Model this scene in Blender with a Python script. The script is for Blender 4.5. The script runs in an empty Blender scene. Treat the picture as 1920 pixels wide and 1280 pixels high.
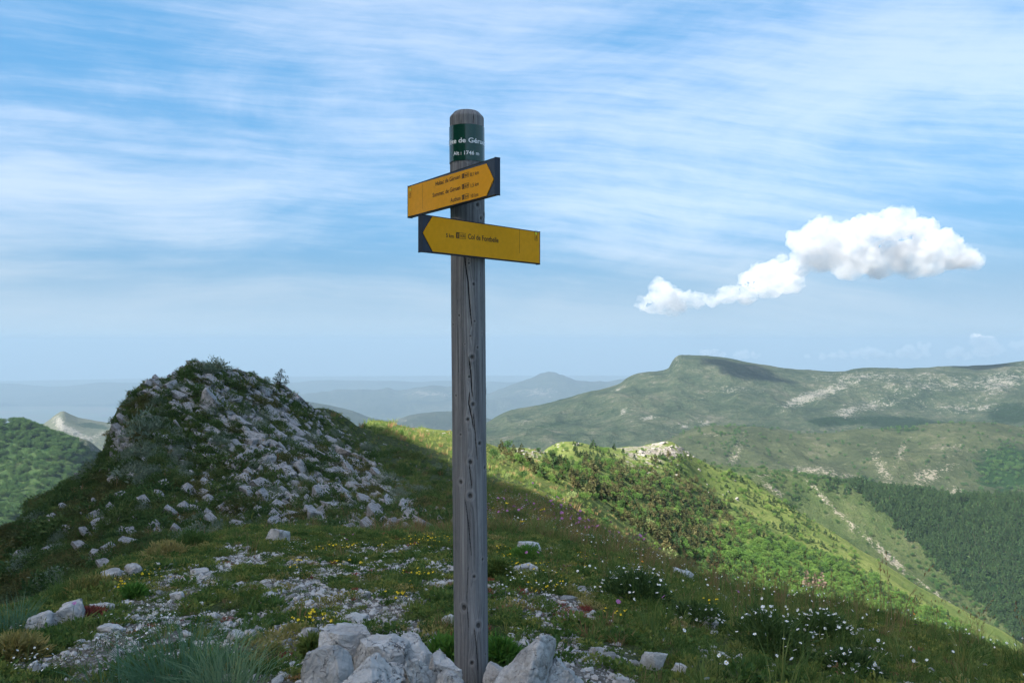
import bpy, bmesh, math, random
import numpy as np
from mathutils import Vector, Matrix, Euler

scene = bpy.context.scene
COL = scene.collection
random.seed(7)
rng = np.random.default_rng(7)
F = 1600.0                      # focal length in photo pixels (photo is 1920 x 1280)

# ------------------------------------------------------------------ camera
cam_d = bpy.data.cameras.new('camera')
cam = bpy.data.objects.new('camera', cam_d)
COL.objects.link(cam)
cam_d.sensor_width = 36.0
cam_d.lens = 30.0
cam_d.clip_start = 0.05
cam_d.clip_end = 200000.0
cam.location = (0, 0, 0)
cam.rotation_euler = (math.radians(90), 0, 0)
scene.camera = cam

# ------------------------------------------------------------------ light
SUN_EL = math.radians(36)
SUN_AZ = math.radians(50)       # to the left of straight behind the camera
SUN_DIR = Vector((-math.sin(SUN_AZ) * math.cos(SUN_EL), -math.cos(SUN_AZ) * math.cos(SUN_EL), math.sin(SUN_EL)))
sun_d = bpy.data.lights.new('sun', 'SUN')
sun_d.energy = 4.6
sun_d.angle = math.radians(0.53)
sun_d.color = (1.0, 0.95, 0.86)
sun = bpy.data.objects.new('sun', sun_d)
COL.objects.link(sun)
sun.rotation_euler = (-SUN_DIR).to_track_quat('-Z', 'Y').to_euler()

scene.view_settings.view_transform = 'Standard'
scene.view_settings.look = 'None'
scene.view_settings.gamma = 1.0
scene.view_settings.use_curve_mapping = False
scene.view_settings.exposure = 2.05
scene.cycles.use_denoising = True
scene.cycles.max_bounces = 12
scene.cycles.diffuse_bounces = 3
scene.cycles.transparent_max_bounces = 8
scene.cycles.volume_bounces = 10
scene.cycles.caustics_reflective = False
scene.cycles.caustics_refractive = False


def lin(r, g, b):
    f = lambda c: (c / 255 / 12.92) if c / 255 <= 0.04045 else ((c / 255 + 0.055) / 1.055) ** 2.4
    return (f(r), f(g), f(b), 1.0)


class NT:
    """Small helper for node trees."""
    def __init__(self, tree):
        self.t = tree
        self.t.nodes.clear()

    def n(self, kind, **kw):
        node = self.t.nodes.new(kind)
        for k, v in kw.items():
            if k.startswith('i_'):
                key = k[2:]
                key = int(key) if key.isdigit() else key.replace('_', ' ')
                node.inputs[key].default_value = v
            else:
                setattr(node, k, v)
        return node

    def l(self, a, b):
        self.t.links.new(a, b)

    def math(self, op, a, b=None, c=None, clamp=False):
        m = self.n('ShaderNodeMath', operation=op, use_clamp=clamp)
        for k, v in enumerate((a, b, c)):
            if v is None:
                continue
            if isinstance(v, (int, float)):
                m.inputs[k].default_value = v
            else:
                self.l(v, m.inputs[k])
        return m.outputs[0]

    def noise(self, vec, scale, detail=6, rough=0.55, dist=0.0, lac=2.0):
        m = self.n('ShaderNodeTexNoise')
        m.inputs['Scale'].default_value = scale
        m.inputs['Detail'].default_value = detail
        m.inputs['Roughness'].default_value = rough
        m.inputs['Distortion'].default_value = dist
        m.inputs['Lacunarity'].default_value = lac
        if vec is not None:
            self.l(vec, m.inputs['Vector'])
        return m.outputs['Fac']

    def ramp(self, fac, stops, interp='LINEAR'):
        m = self.n('ShaderNodeValToRGB')
        cr = m.color_ramp
        cr.interpolation = interp
        while len(cr.elements) < len(stops):
            cr.elements.new(0.5)
        for e, (p, c) in zip(cr.elements, stops):
            e.position = p
            e.color = c if not isinstance(c, (int, float)) else (c, c, c, 1)
        self.l(fac, m.inputs[0])
        return m.outputs[0]

    def mix(self, fac, a, b, blend='MIX'):
        m = self.n('ShaderNodeMix', data_type='RGBA', blend_type=blend)
        for key, v in ((0, fac), (6, a), (7, b)):
            if isinstance(v, (int, float)):
                m.inputs[key].default_value = v if key == 0 else (v, v, v, 1)
            elif isinstance(v, tuple):
                m.inputs[key].default_value = v
            else:
                self.l(v, m.inputs[key])
        return m.outputs[2]

    def maprange(self, v, a, b, c=0.0, d=1.0, kind='LINEAR'):
        m = self.n('ShaderNodeMapRange', interpolation_type=kind)
        self.l(v, m.inputs[0])
        for k, x in enumerate((a, b, c, d)):
            m.inputs[k + 1].default_value = x
        return m.outputs[0]

    def mapping(self, vec, scale=(1, 1, 1), rot=(0, 0, 0), loc=(0, 0, 0)):
        m = self.n('ShaderNodeMapping')
        m.inputs['Scale'].default_value = scale
        m.inputs['Rotation'].default_value = rot
        m.inputs['Location'].default_value = loc
        self.l(vec, m.inputs['Vector'])
        return m.outputs[0]


# ------------------------------------------------------------------ sky
world = bpy.data.worlds.new('World')
scene.world = world
world.use_nodes = True
w = NT(world.node_tree)
tc = w.n('ShaderNodeTexCoord')
sep = w.n('ShaderNodeSeparateXYZ')
w.l(tc.outputs['Generated'], sep.inputs[0])
zc = w.math('MAXIMUM', sep.outputs[2], 0.012)
comb = w.n('ShaderNodeCombineXYZ')
w.l(sep.outputs[0], comb.inputs[0]); w.l(sep.outputs[1], comb.inputs[1]); w.l(zc, comb.inputs[2])
sky = w.n('ShaderNodeTexSky', sky_type='NISHITA')
sky.sun_disc = False
sky.sun_elevation = SUN_EL
sky.sun_rotation = math.atan2(SUN_DIR.x, SUN_DIR.y)
sky.altitude = 500
sky.air_density = 1.0
sky.dust_density = 7.0
sky.ozone_density = 2.0
w.l(comb.outputs[0], sky.inputs[0])
# high thin cirrus: feathery streaks that slant gently down to the right over a broken veil
wob = w.noise(tc.outputs['Generated'], 2.0, 4, 0.55)
xx = sep.outputs[0]
bb = w.math('ADD', zc, w.math('MULTIPLY', xx, w.math('ADD', w.math('MULTIPLY', xx, 0.16), 0.085)))
bb = w.math('ADD', bb, w.math('MULTIPLY', w.math('SUBTRACT', wob, 0.5), 0.055))


def streak(sx, sz, off, detail, rough, dist):
    c_ = w.n('ShaderNodeCombineXYZ')
    w.l(w.math('MULTIPLY', xx, sx), c_.inputs[0]); w.l(w.math('MULTIPLY', bb, sz), c_.inputs[1])
    w.l(w.math('MULTIPLY', sep.outputs[1], sx * 0.6), c_.inputs[2])
    return w.noise(w.mapping(c_.outputs[0], loc=off), 1.0, detail, rough, dist)


n1 = streak(1.5, 9.0, (0.7, 0.2, 0), 6, 0.60, 0.10)
n2 = streak(2.6, 42.0, (3.1, 1.7, 0), 8, 0.64, 0.12)
n3 = streak(1.6, 4.2, (1.9, 5.3, 0), 4, 0.5, 0.2)
n4 = streak(7.0, 110.0, (7.7, 2.3, 0), 7, 0.68, 0.2)
n5 = w.noise(w.mapping(tc.outputs['Generated'], scale=(2.6, 1.0, 6.5), rot=(0, math.radians(-24), 0), loc=(4.4, 0, 1.3)), 1.0, 7, 0.62, 0.6)
cs = w.math('ADD', w.math('MULTIPLY', n1, 0.38), w.math('MULTIPLY', n2, 0.17))
cs = w.math('ADD', cs, w.math('MULTIPLY', n3, 0.36))
cs = w.math('ADD', cs, w.math('MULTIPLY', n4, 0.12))
cs = w.math('ADD', cs, w.math('MULTIPLY', n5, 0.36))
cir = w.maprange(cs, 0.59, 0.82, 0.0, 0.88, 'SMOOTHSTEP')
hz = w.maprange(zc, 0.0, 0.13, 1.0, 0.0, 'SMOOTHSTEP')
skc = w.mix(w.maprange(zc, 0.38, 0.65, 0.76, 0.42), sky.outputs[0], (0.10, 0.86, 1.78, 1))
hazec = (1.36, 1.82, 2.22, 1)
cloudc = (1.68, 2.02, 2.5, 1)
c1 = w.mix(cir, skc, w.mix(0.72, sky.outputs[0], cloudc))
c2 = w.mix(w.math('MULTIPLY', hz, 0.90), c1, hazec)
bg = w.n('ShaderNodeBackground')
bg.inputs['Strength'].default_value = 0.10
w.l(c2, bg.inputs['Color'])
wo = w.n('ShaderNodeOutputWorld')
w.l(bg.outputs[0], wo.inputs['Surface'])


# ------------------------------------------------------------------ numpy noise
def _h(ix, iy, iz, seed):
    h = (ix.astype(np.int64) * 374761393 + iy.astype(np.int64) * 668265263 + iz.astype(np.int64) * 2147483647 + seed * 1274126177) & 0xFFFFFFFF
    h = ((h ^ (h >> 13)) * 1274126177) & 0xFFFFFFFF
    return (h ^ (h >> 16)) & 0xFFFFFFFF


_G = np.array([(1, 1, 0), (-1, 1, 0), (1, -1, 0), (-1, -1, 0), (1, 0, 1), (-1, 0, 1), (1, 0, -1), (-1, 0, -1),
               (0, 1, 1), (0, -1, 1), (0, 1, -1), (0, -1, -1), (1, 1, 0), (-1, 1, 0), (0, -1, 1), (0, -1, -1)], float)


def perlin(x, y, z, seed=0):
    x, y, z = np.broadcast_arrays(np.asarray(x, float), np.asarray(y, float), np.asarray(z, float))
    xi, yi, zi = np.floor(x), np.floor(y), np.floor(z)
    xf, yf, zf = x - xi, y - yi, z - zi
    u, v, t = (a * a * a * (a * (a * 6 - 15) + 10) for a in (xf, yf, zf))
    out = 0
    for dx in (0, 1):
        for dy in (0, 1):
            for dz in (0, 1):
                g = _G[_h(xi + dx, yi + dy, zi + dz, seed) & 15]
                d = g[..., 0] * (xf - dx) + g[..., 1] * (yf - dy) + g[..., 2] * (zf - dz)
                out = out + d * (u if dx else 1 - u) * (v if dy else 1 - v) * (t if dz else 1 - t)
    return out


def fbm(x, y, z=0.0, octaves=4, seed=0, gain=0.5):
    a, s, f = 1.0, 0.0, 1.0
    for o in range(octaves):
        s = s + a * perlin(np.asarray(x) * f, np.asarray(y) * f, np.asarray(z) * f + 17.3 * o, seed + o)
        a *= gain
        f *= 2.03
    return s


def ridged(x, y, octaves=4, seed=0):
    a, s, f = 1.0, 0.0, 1.0
    for o in range(octaves):
        s = s + a * (0.5 - np.abs(perlin(np.asarray(x) * f, np.asarray(y) * f, 3.7 * o + 0.5, seed + o)) * 1.4)
        a *= 0.5
        f *= 2.07
    return s


def smooth(a, b, x):
    t = np.clip((np.asarray(x, float) - a) / (b - a), 0, 1)
    return t * t * (3 - 2 * t)


def pchip(xk, yk, xq):
    """Monotone cubic through (xk, yk[..., k]) at xq; flat outside."""
    xk = np.asarray(xk, float); yk = np.asarray(yk, float); xq = np.clip(np.asarray(xq, float), xk[0], xk[-1])
    h = np.diff(xk); dl = np.diff(yk, axis=-1) / h
    m = np.zeros_like(yk)
    if len(xk) > 2:
        w1 = 2 * h[1:] + h[:-1]; w2 = h[1:] + 2 * h[:-1]
        same = dl[..., 1:] * dl[..., :-1] > 0
        with np.errstate(divide='ignore', invalid='ignore'):
            hm = (w1 + w2) / (w1 / dl[..., :-1] + w2 / dl[..., 1:])
        m[..., 1:-1] = np.where(same, np.nan_to_num(hm), 0)
    m[..., 0] = dl[..., 0]; m[..., -1] = dl[..., -1]
    i = np.clip(np.searchsorted(xk, xq, side='right') - 1, 0, len(xk) - 2)
    t = (xq - xk[i]) / h[i]
    a, b = yk[..., i], yk[..., i + 1]
    return ((2 * t ** 3 - 3 * t ** 2 + 1) * a + (t ** 3 - 2 * t ** 2 + t) * h[i] * m[..., i]
            + (-2 * t ** 3 + 3 * t ** 2) * b + (t ** 3 - t ** 2) * h[i] * m[..., i + 1])


# ------------------------------------------------------------------ object helpers
def tag(o, label=None, cat=None, group=None, kind=None):
    for k, v in (('label', label), ('category', cat), ('group', group), ('kind', kind)):
        if v:
            o[k] = v
    return o


def link(name, me, parent=None, mats=()):
    o = bpy.data.objects.new(name, me)
    COL.objects.link(o)
    if parent is not None:
        o.parent = parent
    for m in mats:
        if m is not None:
            me.materials.append(m)
    return o


def mesh_from(name, verts, faces, smooth_=True, matidx=None):
    me = bpy.data.meshes.new(name)
    verts = np.asarray(verts, np.float32)
    if isinstance(faces, np.ndarray):
        k = faces.shape[1]
        me.vertices.add(len(verts)); me.vertices.foreach_set('co', verts.ravel())
        me.loops.add(faces.size); me.loops.foreach_set('vertex_index', faces.astype(np.int32).ravel())
        me.polygons.add(len(faces))
        me.polygons.foreach_set('loop_start', np.arange(0, faces.size, k, dtype=np.int32))
        me.polygons.foreach_set('loop_total', np.full(len(faces), k, np.int32))
        me.update(calc_edges=True)
        me.validate()
    else:
        me.from_pydata([tuple(v) for v in verts], [], faces)
    me.polygons.foreach_set('use_smooth', np.full(len(me.polygons), bool(smooth_)))
    if matidx is not None:
        me.polygons.foreach_set('material_index', np.asarray(matidx, np.int32))
    me.update()
    return me


def grid_faces(nu, nv):
    i = np.arange(nu * nv).reshape(nv, nu)
    return np.stack([i[:-1, :-1], i[:-1, 1:], i[1:, 1:], i[1:, :-1]], -1).reshape(-1, 4)


def add_attr(me, name, vals):
    a = me.attributes.new(name, 'FLOAT', 'POINT')
    a.data.foreach_set('value', np.asarray(vals, np.float32).ravel())


def new_mat(name):
    m = bpy.data.materials.new(name)
    m.use_nodes = True
    return m, NT(m.node_tree)


def finish(nt, color, rough=0.9, bump=None, bump_strength=0.4, bump_dist=0.02, spec=0.25, metallic=0.0, translucent=0.0):
    b = nt.n('ShaderNodeBsdfPrincipled')
    for key, v in (('Base Color', color), ('Roughness', rough)):
        if isinstance(v, (int, float, tuple)):
            b.inputs[key].default_value = v
        else:
            nt.l(v, b.inputs[key])
    b.inputs['Specular IOR Level'].default_value = spec
    b.inputs['Metallic'].default_value = metallic
    if bump is not None:
        bn = nt.n('ShaderNodeBump')
        bn.inputs['Strength'].default_value = bump_strength
        bn.inputs['Distance'].default_value = bump_dist
        nt.l(bump, bn.inputs['Height'])
        nt.l(bn.outputs[0], b.inputs['Normal'])
    out = nt.n('ShaderNodeOutputMaterial')
    if translucent:
        tr = nt.n('ShaderNodeBsdfTranslucent')
        if isinstance(color, tuple):
            tr.inputs['Color'].default_value = color
        else:
            nt.l(color, tr.inputs['Color'])
        ms = nt.n('ShaderNodeMixShader')
        ms.inputs[0].default_value = translucent
        nt.l(b.outputs[0], ms.inputs[1]); nt.l(tr.outputs[0], ms.inputs[2])
        nt.l(ms.outputs[0], out.inputs['Surface'])
    else:
        nt.l(b.outputs[0], out.inputs['Surface'])
    return b


def obj_coord(nt):
    return nt.n('ShaderNodeTexCoord').outputs['Object']


def attr(nt, name):
    return nt.n('ShaderNodeAttribute', attribute_name=name).outputs['Fac']

# ------------------------------------------------------------------ near terrain (ridge we stand on, rocky knoll, hillside)
# profiles of the ground along lines of sight: column -> (distance, photo row) pairs, i.e. the height of the ground at that distance
NEAR = [(0.8, 2900), (1.8, 1690)]
COLS = {
    -900: [(0.8, 2950), (1.8, 1750), (3, 1430), (5, 1290), (8, 1300), (14, 1400), (25, 1330), (34, 1330), (60, 1500), (200, 1700), (900, 1750)],
    -400: [(0.8, 2920), (1.8, 1710), (3, 1360), (4.6, 1240), (6, 1215), (9, 1240), (16, 1270), (24, 1230), (34, 1185), (45, 1230), (80, 1450), (200, 1620), (900, 1700)],
    0: NEAR + [(3.3, 1290), (4.6, 1195), (6, 1150), (9, 1175), (16, 1190), (22, 1150), (28, 1080), (36, 1001), (42, 1020), (60, 1180), (200, 1500), (900, 1600)],
    113: NEAR + [(3.3, 1290), (5, 1160), (7, 1105), (10, 1115), (16, 1130), (22, 1095), (29, 1005), (37, 912), (42, 940), (60, 1130), (200, 1500), (900, 1600)],
    185: NEAR + [(3.3, 1290), (5, 1150), (7.5, 1078), (10, 1070), (16, 1090), (22, 1068), (28, 1000), (34, 920), (39, 862), (43, 890), (60, 1100), (200, 1500), (900, 1600)],
    222: NEAR + [(3.3, 1290), (5, 1148), (8, 1058), (11, 1055), (16, 1075), (22, 1052), (27, 998), (32, 920), (36, 850), (39, 795), (40.5, 768), (43, 800), (55, 1000), (200, 1500), (900, 1600)],
    290: NEAR + [(3.3, 1290), (5, 1145), (9, 1035), (11, 1030), (16, 1052), (22, 1040), (27, 995), (31, 920), (35, 840), (38.5, 765), (41, 714), (43, 728), (50, 850), (70, 1100), (200, 1450), (900, 1600)],
    370: NEAR + [(3.2, 1290), (5, 1140), (7, 1065), (10, 1015), (14, 1030), (20, 1035), (26, 1005), (30, 950), (34, 880), (38, 795), (41, 730), (43, 682), (45, 688), (50, 760), (70, 1000), (200, 1400), (900, 1600)],
    450: NEAR + [(3.1, 1290), (5, 1140), (7, 1062), (10.5, 1003), (14, 1018), (20, 1022), (26, 995), (30, 945), (35, 870), (40, 790), (44, 725), (46, 699), (49, 708), (56, 790), (80, 1000), (200, 1350), (900, 1600)],
    520: NEAR + [(3.05, 1290), (5, 1140), (7, 1060), (10.5, 1000), (14, 1014), (20, 1015), (26, 990), (30, 945), (36, 870), (42, 800), (47, 745), (50, 720), (54, 735), (65, 830), (90, 1000), (200, 1300), (900, 1600)],
    610: NEAR + [(3.02, 1300), (5, 1135), (7, 1060), (10.5, 1000), (14, 1010), (20, 1010), (26, 985), (31, 940), (38, 875), (47, 815), (56, 779), (62, 767), (70, 778), (100, 870), (200, 1100), (900, 1600)],
    700: NEAR + [(3, 1310), (5, 1130), (7, 1058), (10.5, 1003), (14, 1008), (20, 1005), (26, 982), (32, 940), (41, 882), (55, 836), (80, 803), (110, 791), (125, 788), (150, 802), (200, 870), (400, 1150), (900, 1500)],
    780: NEAR + [(3, 1310), (4, 1190), (5, 1125), (7, 1056), (10.5, 1005), (14, 1006), (20, 995), (26, 968), (34, 925), (45, 880), (62, 845), (100, 818), (150, 806), (175, 804), (220, 822), (350, 950), (900, 1400)],
    850: NEAR + [(3, 1310), (4, 1187), (5, 1122), (7, 1054), (10.5, 1004), (18, 996), (24, 970), (30, 940), (42, 900), (60, 870), (95, 845), (160, 820), (220, 809), (300, 830), (600, 1000), (900, 1250)],
    960: NEAR + [(3, 1310), (4, 1190), (5, 1127), (7, 1060), (11, 1002), (18, 966), (28, 936), (45, 912), (75, 895), (150, 873), (270, 852), (330, 846), (420, 872), (700, 1000), (900, 1100)],
    1060: NEAR + [(3.05, 1303), (5, 1138), (7, 1072), (11, 1017), (16, 990), (26, 966), (40, 955), (70, 945), (140, 925), (230, 895), (350, 866), (480, 834), (570, 860), (900, 1020)],
    1140: NEAR + [(3.1, 1300), (5, 1150), (7, 1090), (11, 1040), (16, 1018), (22, 1010), (30, 1022), (60, 1035), (120, 1010), (220, 960), (380, 895), (480, 858), (540, 839), (620, 870), (900, 1050)],
    1240: NEAR + [(3.2, 1300), (5, 1165), (7, 1110), (10, 1075), (14, 1056), (20, 1066), (50, 1120), (120, 1095), (230, 1030), (380, 950), (480, 888), (560, 833), (640, 870), (900, 1050)],
    1330: NEAR + [(3.4, 1295), (5, 1190), (7, 1135), (10, 1098), (12, 1086), (18, 1105), (50, 1180), (150, 1150), (280, 1070), (420, 990), (520, 922), (590, 872), (670, 900), (900, 1050)],
    1400: NEAR + [(3.6, 1290), (5, 1205), (7, 1150), (9, 1120), (11, 1107), (16, 1130), (50, 1230), (150, 1200), (320, 1095), (450, 1005), (540, 945), (600, 902), (680, 930), (900, 1080)],
    1560: NEAR + [(3.9, 1290), (5.5, 1210), (8, 1152), (10, 1134), (15, 1160), (50, 1300), (150, 1280), (330, 1150), (420, 1100), (500, 1050), (580, 1002), (660, 1040), (900, 1150)],
    1740: NEAR + [(4.4, 1290), (6, 1222), (8.5, 1180), (13, 1210), (50, 1400), (150, 1370), (330, 1230), (430, 1170), (500, 1138), (560, 1112), (640, 1140), (900, 1220)],
    1920: [(0.8, 2900), (1.8, 1700), (4.8, 1290), (7, 1236), (11, 1262), (50, 1480), (150, 1440), (330, 1310), (450, 1240), (530, 1212), (620, 1240), (900, 1300)],
    2300: [(0.8, 2910), (1.8, 1720), (5, 1385), (8, 1380), (12, 1420), (50, 1650), (150, 1600), (330, 1480), (450, 1420), (530, 1400), (650, 1420), (900, 1450)],
    2900: [(0.8, 2950), (1.8, 1800), (5, 1500), (8, 1520), (12, 1580), (50, 1850), (150, 1800), (330, 1680), (450, 1620), (530, 1600), (650, 1620), (900, 1650)],
}
PX = np.arange(-900, 2901, 8.0)
LD = np.linspace(math.log(0.8), math.log(900), 440)
DD = np.exp(LD)
_cols = np.array(sorted(COLS))
_prof = np.stack([pchip(np.log([p[0] for p in COLS[c]]), np.array([p[1] for p in COLS[c]], float), LD) for c in _cols], -1)   # rows x cols
_py = pchip(_cols, _prof, PX)                                        # rows x PX
PXg, Dg = np.meshgrid(PX, DD)
Xg = (PXg - 960) / F * Dg
Zg = (640 - _py) / F * Dg
# relief in world units
knollw = smooth(22, 30, Dg) * (1 - smooth(60, 80, Dg)) * (1 - smooth(560, 760, PXg))
Zg = Zg + 0.035 * fbm(Xg / 0.9, Dg / 0.9, 0, 4, 11) * smooth(1.5, 3, Dg) * (1 - 0.5 * smooth(25, 60, Dg))
Zg = Zg + 0.16 * fbm(Xg / 3.1, Dg / 3.1, 0, 4, 21) * smooth(6, 14, Dg)
Zg = Zg + 0.55 * knollw * (0.8 * ridged((0.80 * Xg - 0.60 * Dg) / 9.0, (0.60 * Xg + 0.8 * Dg) / 2.6, 4, 5) - 0.25)
Zg = Zg + 1.6 * fbm(Xg / 26, Dg / 26, 0, 4, 31) * smooth(80, 200, Dg)
Zg = Zg + 3.5 * ridged(Xg / 70, Dg / 110, 4, 33) * smooth(200, 420, Dg)
_pyn = 640 - Zg / Dg * F


def ground_z(x, y):
    x = np.asarray(x, float); y = np.asarray(y, float)
    px = x / y * F + 960
    u = np.clip((px - PX[0]) / 8.0, 0, len(PX) - 1.001)
    v = np.clip((np.log(y) - LD[0]) / (LD[1] - LD[0]), 0, len(LD) - 1.001)
    i, j = u.astype(int), v.astype(int)
    a, b = u - i, v - j
    return (Zg[j, i] * (1 - a) * (1 - b) + Zg[j, i + 1] * a * (1 - b) + Zg[j + 1, i] * (1 - a) * b + Zg[j + 1, i + 1] * a * b)


def ground_hit(px, py, dmin=1.2, dmax=880):
    """First point of the terrain met along the sight line through a photo pixel."""
    u = np.clip((px - PX[0]) / 8.0, 0, len(PX) - 1.001)
    i = int(u); a = u - i
    col = _pyn[:, i] * (1 - a) + _pyn[:, i + 1] * a
    for j in range(1, len(DD)):
        if DD[j] < dmin:
            continue
        if DD[j] > dmax:
            break
        if col[j] <= py:
            t = (col[j - 1] - py) / max(col[j - 1] - col[j], 1e-6)
            d = DD[j - 1] + np.clip(t, 0, 1) * (DD[j] - DD[j - 1])
            x = (px - 960) / F * d
            return Vector((x, d, float(ground_z(x, d))))
    return None


def ground_normal(x, y):
    e = 0.02 * y
    n = Vector((-(float(ground_z(x + e, y)) - float(ground_z(x - e, y))) / (2 * e), -(float(ground_z(x, y + e)) - float(ground_z(x, y - e))) / (2 * e), 1))
    return n.normalized()


def gravel_mask(x, y):
    """Bare stony patches of the trampled ground around the post (0..1)."""
    x = np.asarray(x, float); y = np.asarray(y, float)
    px = x / y * F + 960
    n = fbm(x / 0.55, y / 0.8, 0, 4, 77)
    zone = 1.30 * np.exp(-((px - 620) / 420.0) ** 2) * (1 - smooth(7.0, 9.5, y)) + 0.35 * np.exp(-((px - 1080) / 160.0) ** 2) * (1 - smooth(3.8, 5.5, y)) + 0.75 * np.exp(-((px - 180) / 240.0) ** 2) * (1 - smooth(4.6, 6.2, y))
    return np.clip(smooth(-0.25, 0.35, n + 0.62 * zone - 0.50), 0, 1)


def terrain_mesh(name, j0, j1, mat):
    V = np.stack([Xg[j0:j1], Dg[j0:j1], Zg[j0:j1]], -1).reshape(-1, 3)
    me = mesh_from(name, V, grid_faces(len(PX), j1 - j0))
    o = link(name, me, None, [mat])
    tag(o, kind='structure')
    return o


# ---- materials for the near terrain
def ground_material():
    m, nt = new_mat('meadow_soil')
    co = obj_coord(nt)
    n1 = nt.noise(co, 1.7, 8, 0.6)
    n2 = nt.noise(co, 9.0, 8, 0.65)
    n3 = nt.noise(co, 55.0, 5, 0.6)
    veg = nt.ramp(n2, [(0.30, (0.020, 0.026, 0.010, 1)), (0.48, (0.048, 0.064, 0.020, 1)), (0.62, (0.090, 0.100, 0.034, 1)), (0.78, (0.090, 0.062, 0.034, 1))])
    soil = nt.ramp(n3, [(0.3, (0.055, 0.045, 0.034, 1)), (0.55, (0.17, 0.15, 0.125, 1)), (0.70, (0.36, 0.34, 0.32, 1))])
    g = attr(nt, 'gravel')
    fac = nt.maprange(nt.math('ADD', g, nt.math('MULTIPLY', nt.math('SUBTRACT', n3, 0.5), 1.2)), 0.35, 0.65)
    c = nt.mix(fac, veg, soil)
    finish(nt, c, 0.95, nt.math('ADD', n3, nt.math('MULTIPLY', n2, 1.5)), 0.8, 0.03, 0.1)
    return m


def knoll_material():
    m, nt = new_mat('knoll_turf')
    co = obj_coord(nt)
    st = nt.mapping(co, scale=(1.0, 1.0, 1.0))
    n1 = nt.noise(st, 0.55, 8, 0.65)
    n2 = nt.noise(st, 2.6, 8, 0.68)
    n3 = nt.noise(st, 9.0, 6, 0.6)
    veg = nt.ramp(n2, [(0.30, (0.018, 0.026, 0.010, 1)), (0.47, (0.044, 0.062, 0.020, 1)), (0.60, (0.080, 0.100, 0.032, 1)), (0.74, (0.090, 0.088, 0.036, 1))])
    rock = nt.ramp(n3, [(0.30, (0.07, 0.068, 0.064, 1)), (0.52, (0.22, 0.21, 0.20, 1)), (0.75, (0.36, 0.35, 0.335, 1))])
    r = attr(nt, 'rocky')
    fac = nt.maprange(nt.math('ADD', nt.math('MULTIPLY', r, 0.55), nt.math('MULTIPLY', nt.math('SUBTRACT', n2, 0.5), 2.2)), 0.52, 0.64)
    c = nt.mix(fac, veg, rock)
    finish(nt, c, 0.95, nt.math('ADD', n2, n3), 1.0, 0.25, 0.1)
    return m


def hillside_material():
    m, nt = new_mat('hillside_grass')
    co = obj_coord(nt)
    n0 = nt.noise(co, 0.02, 6, 0.6)
    n1 = nt.noise(co, 0.11, 8, 0.65)
    n2 = nt.noise(co, 0.55, 8, 0.7)
    g1 = nt.ramp(n1, [(0.30, (0.060, 0.105, 0.022, 1)), (0.50, (0.120, 0.165, 0.036, 1)), (0.70, (0.215, 0.225, 0.075, 1))])
    g2 = nt.ramp(n2, [(0.32, (0.060, 0.080, 0.020, 1)), (0.50, (0.17, 0.19, 0.055, 1)), (0.72, (0.29, 0.27, 0.13, 1))])
    c = nt.mix(0.5, g1, g2)
    c = nt.mix(nt.maprange(n0, 0.42, 0.58, 0.0, 0.6), c, (0.060, 0.100, 0.024, 1))
    n3 = nt.noise(co, 1.9, 5, 0.7)
    c = nt.mix(nt.maprange(n3, 0.52, 0.66, 0.0, 0.6), c, (0.045, 0.070, 0.018, 1))
    rk = nt.ramp(n2, [(0.35, (0.12, 0.105, 0.085, 1)), (0.65, (0.31, 0.28, 0.235, 1))])
    fac = nt.maprange(nt.math('ADD', attr(nt, 'rocky'), nt.math('ADD', nt.math('MULTIPLY', nt.math('SUBTRACT', n1, 0.5), 3.0), nt.math('MULTIPLY', nt.math('SUBTRACT', n2, 0.5), 1.6))), 0.68, 0.82)
    c = nt.mix(fac, c, rk)
    finish(nt, c, 0.95, nt.math('ADD', n1, n2), 1.0, 1.6, 0.05)
    return m


def knoll_rocky(px, py):
    """Where bare limestone shows on the knoll's face (0..1), by where on the face the point lies."""
    px = np.asarray(px, float); py = np.asarray(py, float)
    strat = fbm((px * 0.75 - py * 0.66) / 30.0, (px * 0.66 + py * 0.75) / 110.0, 0, 3, 91)
    band = np.exp(-(((px - 560) * 0.62 - (py - 870) * 0.78) / 95.0) ** 2) * np.exp(-(((px - 560) * 0.78 + (py - 870) * 0.62) / 300.0) ** 2)
    top = np.exp(-(((px - 440) / 75.0) ** 2 + ((py - 745) / 36.0) ** 2))
    left = np.exp(-(((px - 228) / 24.0) ** 2 + ((py - 815) / 55.0) ** 2))
    crest = np.exp(-(((px - 310) / 60.0) ** 2 + ((py - 722) / 26.0) ** 2))
    low = 0.55 * np.exp(-(((px - 440) / 120.0) ** 2 + ((py - 930) / 70.0) ** 2))
    llow = 0.66 * np.exp(-(((px - 190) / 150.0) ** 2 + ((py - 1010) / 75.0) ** 2))
    v = 1.05 * band + 0.8 * top + 0.9 * left + 0.65 * crest + low + llow + 0.5 * strat
    v = v * (1 - 0.8 * smooth(38, 78, (px - 460) * 0.66 - (py - 720) * 0.75))
    return np.clip(v, 0, 1)


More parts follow.
